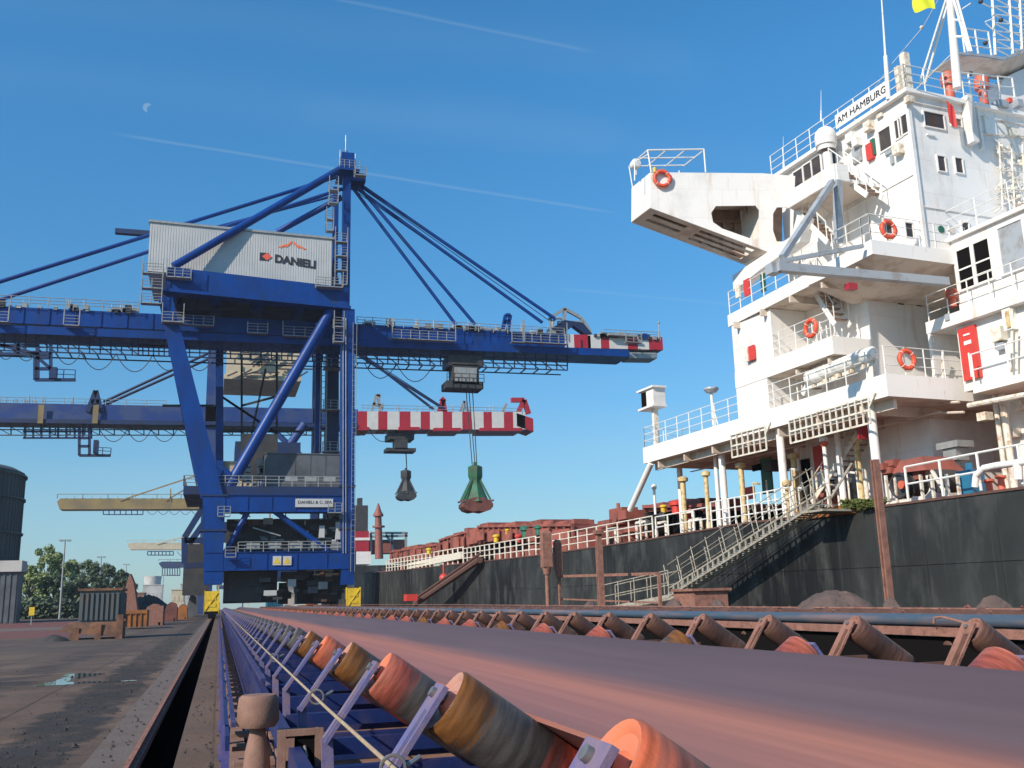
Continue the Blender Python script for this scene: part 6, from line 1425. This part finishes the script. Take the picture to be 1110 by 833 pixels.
for i in range(14): q=P+VF*rnd.uniform(-1.2,1.2)+VR*rnd.uniform(-.7,.2)+VZ*rnd.uniform(-.4,.25); b.obox(q,VF*rnd.uniform(.1,.3),VR*.15,VZ*rnd.uniform(.08,.2))
b.build('winch_cover','deck_red',sh)
b=MB(); P=S(*ps(985,527,s=.9)); b.tube(P-VR*.4,P+VR*.6,.36,20); b.ring(P-VR*.42,VR,.42,.06,22,6); b.ring(P-VR*.1,VR,.42,.05,22,6); b.build('winch_drum','machine_dark',sh); b=MB(); b.tube(P+VF*-1.5-VR*.2,P+VF*-1.5+VR*.6,.40,18); b.build('winch_drum','machine_dark',sh)
b=MB(); b.tube(P-VR*.60+VF*-.25,P-VR*.49+VF*-.25,.15,14); b.build('winch_hub','funnel_orange',sh)
b=MB(); P=S(*ps(1053,525,s=1.0)); b.obox(P,VF*.3,VR*.3,VZ*.45); b.tube(P+VZ*.4,P+VZ*.7,.12); b.build('hydraulic_unit','blue_tarp',sh)
b=MB(); P=S(*ps(1035,483,s=3.)); b.obox(P,VF*.5,VR*.4,VZ*.12); b.obox(P-VZ*.35,VF*.3,VR*.3,VZ*.22); b.tube(P-VZ*2.5,P-VZ*.5,.12); b.build('deck_ventilator','galvanised',sh)
b=MB(); 
for px in (962,972,1000,1012,1028,1040): P=S(*ps(px,535,s=.5)); b.beam(P-VZ*.6,P+VZ*.65,.09)
b.beam(S(*ps(1010,510,s=.4)),S(*ps(1028,540,s=.4)),.09); b.build('frame_posts','rail_worn',sh)
b=MB(); 
for px,py in ((1085,520),(1072,524)): P=S(*ps(px,py,s=.7)); b=MB(); b.lathe([(.12,-.4),(.1,0),(.17,.05),(.17,.12),(.02,.14)],P,VZ,14); b.build('bollard','funnel_orange',sh)
# boat-deck left end: camera housing, lamp
P=S(*ps(709,432,s=.3)); t=thing('floodlight_box',P,'white square floodlight box on a post at the far end of the boat deck','floodlight')
b=MB(); b.obox(P,VF*.55,VR*.35,VZ*.48); b.obox(P-VR*.05+VF*.15+VZ*.5,VF*.85,VR*.42,VZ*.05); b.obox(P-VR*.05+VF*.15-VZ*.5,VF*.8,VR*.42,VZ*.05); b.build('housing','ship_white',t)
b=MB(); b.obox(P+VF*.45-VR*.36,VF*.25,VR*.01,VZ*.38); b.build('opening','dark_gap',t)
b=MB(); b.beam(P-VZ*.5,Vector((P.x,P.y,ZA)),.26,.22,VF); b.build('post','rail_worn',t)
P=S(*ps(771,424,s=.4)); t=thing('deck_lamp',P,'round dark topped deck lamp on a post on the boat deck railing','lamp')
b=MB(); b.lathe([(.05,-.12),(.25,-.08),(.36,.06),(.34,.14),(.05,.2)],P,VZ,18); b.build('head','grey_paint',t); b=MB(); b.tube(P-VZ*.1,Vector((P.x,P.y,ZA)),.07,8); b.tube(P-VZ*.6,Vector((P.x,P.y,ZA))+VF*-.4,.03,6); b.build('post','rail_white',t)
# radome and antennas
P=S(*ps(895,152,s=1.4)); t=thing('radome',P,'white radome drum with domed top beside the name board','radome')
b=MB(); b.lathe([(.36,-.5),(.38,-.30),(.44,-.28),(.45,0),(.45,.14),(.40,.34),(.29,.48),(.15,.56),(.01,.58)],P,VZ,24); b.build('dome','ship_white',t)
b=MB(); b.tube(P-VZ*2.2,P-VZ*.6,.2,12); b.build('pedestal','ship_white',t)
def whip(px,pt,pb,s,r,lab,dx=0):
    a=S(*ps(px,pb,s=s)); c=S(*ps(px-dx,pt,s=s)); b=MB(); m_=a.lerp(c,.35); b.tube(a,m_,r,8,r*.9); b.tube(m_,c,r*.5,6,r*.2); o=b.build('whip_antenna','rail_white'); tag(o,lab,'antenna','whip antennas on the ship'); return o
whip(963,-25,108,1.9,.09,'tall thick based whip antenna at the name board end',9); whip(890,98,132,1.4,.035,'short thin whip antenna above the radome'); whip(849,148,188,2.0,.03,'short upright post antenna at the forward end of the roof railing')
# signal mast
mt=thing('signal_mast',S(3.4,.6,20.3),'white signal mast with diagonal stays on top of the tower','mast')
M=lambda px,py,s=3.4: S(*ps(px,py,s=s))
b=MB(); b.tube(M(1038,96),M(1027,-30),.17,12,.13); b.build('mast_tube','ship_white',mt)
b=MB()
for p,q in (((997,90),(1027,-5)),((1003,90),(1030,-5)),((1053,56),(1032,-20)),((1050,56),(1028,-20)),((1032,40),(1045,40)),((1031,22),(1042,22))): b.tube(M(*p),M(*q),.05,6)
b.build('stays','rail_white',mt)
b=MB(); b.path([M(880,200,2.2),M(962,75,2.2),M(1000,30),M(1025,-15)],.012,4); b.path([M(985,105,2.2),M(1030,60)],.02,4); b.path([M(1000,85),M(1036,60)],.02,4); b.ball(M(999,30),.08,8); b.build('signal_halyard','rail_worn',mt)
def flag(P,u,w,h,m,lab,droop=.3,seed=0):
    b=MB(); vs=[];n1,n2=16,10
    for i in range(n1+1):
        for j in range(n2+1):
            a=i/n1;c=j/n2; vs.append(Vector(P)+u*w*a+VZ*(-h*c-droop*a*a+.06*h*math.sin(6*a+seed))+nF*(.12*w*math.sin(7*a+2*c+seed)*a))
    b.add(vs,[(i*(n2+1)+j,(i+1)*(n2+1)+j,(i+1)*(n2+1)+j+1,i*(n2+1)+j+1) for i in range(n1) for j in range(n2)],0,True); o=b.build('flag',m); tag(o,lab,'flag','flags on the ship'); return o
nF=VF
flag(M(1012,-4,2.6),-VR*.9+VF*.3,.85,.55,'flag_yellow','bright yellow green flag flying from the signal mast halyard',.12)
flag(S(*ps(1026,110,t=-.9)),VR*.95-VF*.2,.30,.95,'signal_red','limp red flag hanging by the tower windows',.25,2)
# funnel / radar platform at the upper right
pl=thing('radar_mast',S(6,1,20.3),'lattice radar mast on a flared white platform at the top right','mast')
N_=lambda px,py,t=.3: S(*ps(px,py,t=t))
U=[N_(*q) for q in ((1037,60),(1063,62),(1087,66),(1101,61),(1136,42))]; K=[N_(*q,1.6) for q in ((1042,70),(1062,79),(1082,87),(1100,84),(1136,66))]; T2=[u+VF*1.4 for u in U]
b=MB(); b.add(U+K,[(i,i+1,6+i,5+i) for i in range(4)]); b.add(U+T2,[(i,5+i,6+i,1+i) for i in range(4)]); b.add(T2+K,[(i,5+i,6+i,1+i) for i in range(4)]); b.add([U[0],K[0],T2[0]],[(0,1,2)]); b.build('platform','under_cream',pl)
b=MB(); P=[N_(1036,56,.29),N_(1064,58.5,.29),N_(1088,62,.29),N_(1101,57,.29),N_(1136,38,.29),N_(1136,42,.29),N_(1101,60.5,.29),N_(1088,65,.29),N_(1063,61,.29),N_(1037,59,.29)]; b.plate(P,VF*.05); b.build('platform_edge','grey_paint',pl)
b=MB(); b.plate([N_(1090,84,1.),N_(1098,80,1.),N_(1130,66,1.),N_(1130,112,1.),N_(1085,112,1.),N_(1086,90,1.)],VF*1.2); b.build('pedestal','ship_white',pl)
b=MB()
for i,(x0,x1) in enumerate(((1079,1074),(1098,1092),(1108,1104),(1118,1112))):
    b.tube(N_(x0,60,.5),N_(x1,-30,.5),.06,6); b.tube(N_(x0,60,2.5),N_(x1,-30,2.5),.06,6)
rnd=random.Random(77)
for y in range(-20,60,9):
    b.tube(N_(1077,y,.5),N_(1116,y+3,.5),.028,5); b.tube(N_(1077,y,.5),N_(1096,y+10,.5),.028,5); b.tube(N_(1096,y,.5),N_(1116,y+11,.5),.028,5); b.tube(N_(1077,y,.5),N_(1077,y,2.5),.025,5)
b.build('lattice','rail_white',pl)
b=MB()
for p,q in (((1063,3),(1076,9)),((1068,24),(1078,20)),((1069,26),(1078,34)),((1043,10),(1052,4))): b.tube(N_(*p),N_(*q),.03,5)
b.build('yard_arms','rail_white',pl)
b=MB()
for x,y in ((1063,2),(1068,47),(1085,22),(1052,80)): b=MB(); b.ball(N_(x,y,.2),.10,10); b.build('navigation_light','machine_dark',pl)

b=MB(); railing(b,[N_(1046,58,.5),N_(1075,62,.5)],1.2,.7,.03,3); railing(b,[N_(1036,100,-.3),N_(1100,106,-.3)],.9,.9,.03,2); b.build('railing','rail_white',pl)
for px,py,r_,lab in ((1028,88,.30,'left of the two round orange vents on top of the tower'),(1064,92,.30,'right of the two round orange vents on top of the tower')):
    P=S(*ps(px,py,t=.6)); b=MB(); b.lathe([(r_*.6,-1.0),(r_*.6,-.25),(r_,-.2),(r_*1.05,.15),(r_*.8,.35),(.01,.42)],P,VZ,20); o=b.build('round_vent','funnel_orange'); tag(o,lab,'vent','orange vents on the tower roof')
b=MB(); P=S(*ps(985,100,s=2.3)); b.obox(P+VZ*.7,VF*.13,VR*.13,VZ*.95); b.obox(P+VZ*.6+VF*.4,VF*.1,VR*.1,VZ*.7); o=b.build('chimney_post','rail_worn',sh)
# hatch covers along the deck
hc=[]
def hatch(p_far,p_near,s,w,m='hatch_red',h=1.1,tilt=.0):
    a=ps(*p_far,s=s); c=ps(*p_near,s=s); b=MB(); t0,t1=c[1],a[1]; z0,z1=c[2],a[2]
    b.hexa([S(s,t0,z0-h),S(s+w,t0,z0-h),S(s+w,t1,z1-h),S(s,t1,z1-h),S(s,t0,z0),S(s+w,t0,z0),S(s+w,t1,z1),S(s,t1,z1)])
    n=max(5,int((t1-t0)/1.2)); rq=random.Random(int(p_far[0])); q_=t0
    while q_<t1-.5: L2=rq.uniform(.8,3.2); e_=min(t1,q_+L2); zz=z0+(z1-z0)*(q_-t0)/(t1-t0); b.sbox(s+.02,s+rq.uniform(1,4),q_,e_,zz-.1,zz+rq.uniform(.05,.38)); b.sbox(s-.32,s-.26,q_+.1,e_-.1,zz-h*.9,zz-.35*rq.random()-.15); q_=e_+rq.uniform(.2,.9)
    for k in range(n+1): f=k/n; t=t0+(t1-t0)*f; z=z0+(z1-z0)*f; b.sbox(s-.18,s-.002,t-.1,t+.1,z-h,z-.1)
    b.hexa([S(s-.25,t0,z0-.16),S(s-.002,t0,z0-.16),S(s-.002,t1,z1-.16),S(s-.25,t1,z1-.16),S(s-.25,t0,z0+.02),S(s-.002,t0,z0+.02),S(s-.002,t1,z1+.02),S(s-.25,t1,z1+.02)])
    b.build('hatch_cover',m,sh)
hatch((520,570),(622,568),3.2,14,h=1.3); hatch((478,585),(521,572),4.,14,h=1.5); hatch((425,598),(475,590),5.5,14,h=1.5); hatch((560,580),(600,578),3.6,12,'dark_gap',h=1.2); hatch((492,592),(560,584),4.6,12,'dark_gap',h=1.6); hatch((700,548),(780,546),3.2,12,h=.35)
hatch((640,590),(700,570),3.8,11,'deck_red',h=.6)
hatch((700,553),(770,551),3.6,10,'dark_gap',h=1.3)
# deck clutter
b=MB(); rnd=random.Random(55)
for i in range(60):
    X=rnd.uniform(21.8,24.5); P=aX(rnd.uniform(425,690),590,X); h=rnd.uniform(.3,1.3); P.z=4.4+max(0,(P.y-84)*.013); b=MB(); b.obox(P+VZ*h/2,VF*rnd.uniform(.1,.7),VR*rnd.uniform(.1,.4),VZ*h/2); b.build('deck_fitting','deck_red',sh)
for px,py,s,m,sz in ((538,583,2.6,'yellow_paint',.5),(550,576,3,'yellow_paint',.35),(465,597,3,'yellow_paint',.5),(570,576,3,'green_paint',.8),(584,574,3,'green_paint',.6),(562,583,2.2,'signal_red',.5),(733,549,2.2,'signal_red',.6),(719,551,2.3,'yellow_paint',.35),(745,558,1.6,'signal_red',.4),(600,590,2,'signal_red',.35)):
    P=S(*ps(px,py,s=s)); sz*=.6; b=MB(); b.lathe([(sz*.7,-sz*1.2),(sz*.7,0),(sz,.05),(sz,sz*.5),(sz*.7,sz*.8),(.01,sz*.9)],P,VZ,14); b.build('deck_ventilator',m,sh)
rp=[S(.1,17.5,4.3),S(.1,33,4.2),Vector((20.45,84,4.6)),Vector((19.85,122,5.1))]
railing(MB(),rp[:2],1.15,1.25,.035,3).build('deck_railing','rail_worn',sh); railing(MB(),rp[1:3],1.25,1.6,.045,3).build('deck_railing','rail_worn',sh); railing(MB(),rp[2:],1.4,1.9,.055,3).build('deck_railing','rail_worn',sh)
b=MB(); 
for k in range(0): p=rp[1].lerp(rp[2],k/9); b.box(p.x+.3,p.x+.42,p.y,p.y+3,p.z+1.0,p.z+1.6)
b.box(20.2,20.6,84,110,5,5.6); b.build('rail_boards','rail_worn',sh)
# mooring rope / pipe sloping down the hull, red buoy
P=aX(520,607,19.7);Q=aX(450,655,18.0); b=MB(); b.tube(P,Q,.28,8); b.tube(P+VZ*.45,Q+VZ*.5,.12,8); o=b.build('sloping_boom','rust_dark'); tag(o,'dark rusty boom sloping from the deck edge down to the quay','boom')
P=aX(481,627,19.2); b=MB(); b.ball(P,.42,14); b.tube(P+VZ*.2,P+VZ*1.2,.08,6); o=b.build('marker_buoy','signal_red'); tag(o,'small red buoy hung on the hull beside the sloping boom','buoy')
for (px,py) in ((445,648),):
    P=aX(px,py,17.); b=MB(); b.obox(P,VX*.5,VY*.8,VZ*.3); o=b.build('bollard_box','signal_red'); tag(o,'small red box at the quay edge near the crane','box')
# ship beyond
fs=thing('bulk_carrier',(22,300,0),'far ship with dark funnel and white house behind the crane leg','ship')
def fb(px0,py0,px1,py1,Y,d,name,m): a=aY(px0,py1,Y);c=aY(px1,py0,Y); b=MB(); b.box(a.x,c.x,Y,Y+d,a.z,c.z); return b.build(name,m,fs)
fb(384,612,470,660,300,30,'hull','hull_black'); fb(384,598,402,612,300,10,'house','ship_white'); fb(384,576,400,598,300,10,'funnel_red_band','band_red'); fb(384,548,399,576,300,10,'funnel','machine_dark'); fb(384,583,401,586,299.8,.19,'house_stripe','ship_white'); fb(388,540,393,548,300,3,'funnel_pipe','machine_dark')
fb(402,585,440,600,302,8,'deck_house','deck_red')
b=MB(); P=aY(411,606,298); Q=aY(410,560,298); b.tube(P,Q,1.3,12,1.0); b.lathe([(1.6,0),(1.6,.6),(1.0,1.5),(.2,4)],Q,VZ,12); b.lathe([(1.9,0),(1.9,.5)],aY(410.5,572,298),VZ,12); b.build('red_mast','deck_red',fs)
b=MB()
for p,q in (((402,578),(442,578)),((402,582),(442,581)),((440,578),(440,600)),((425,578),(425,600)),((418,580),(426,590)),((402,578),(402,600))): b.beam(aY(*p,301),aY(*q,301),.7)
b.build('gantry','galvanised',fs)
# drop thing() test leftovers, nothing else
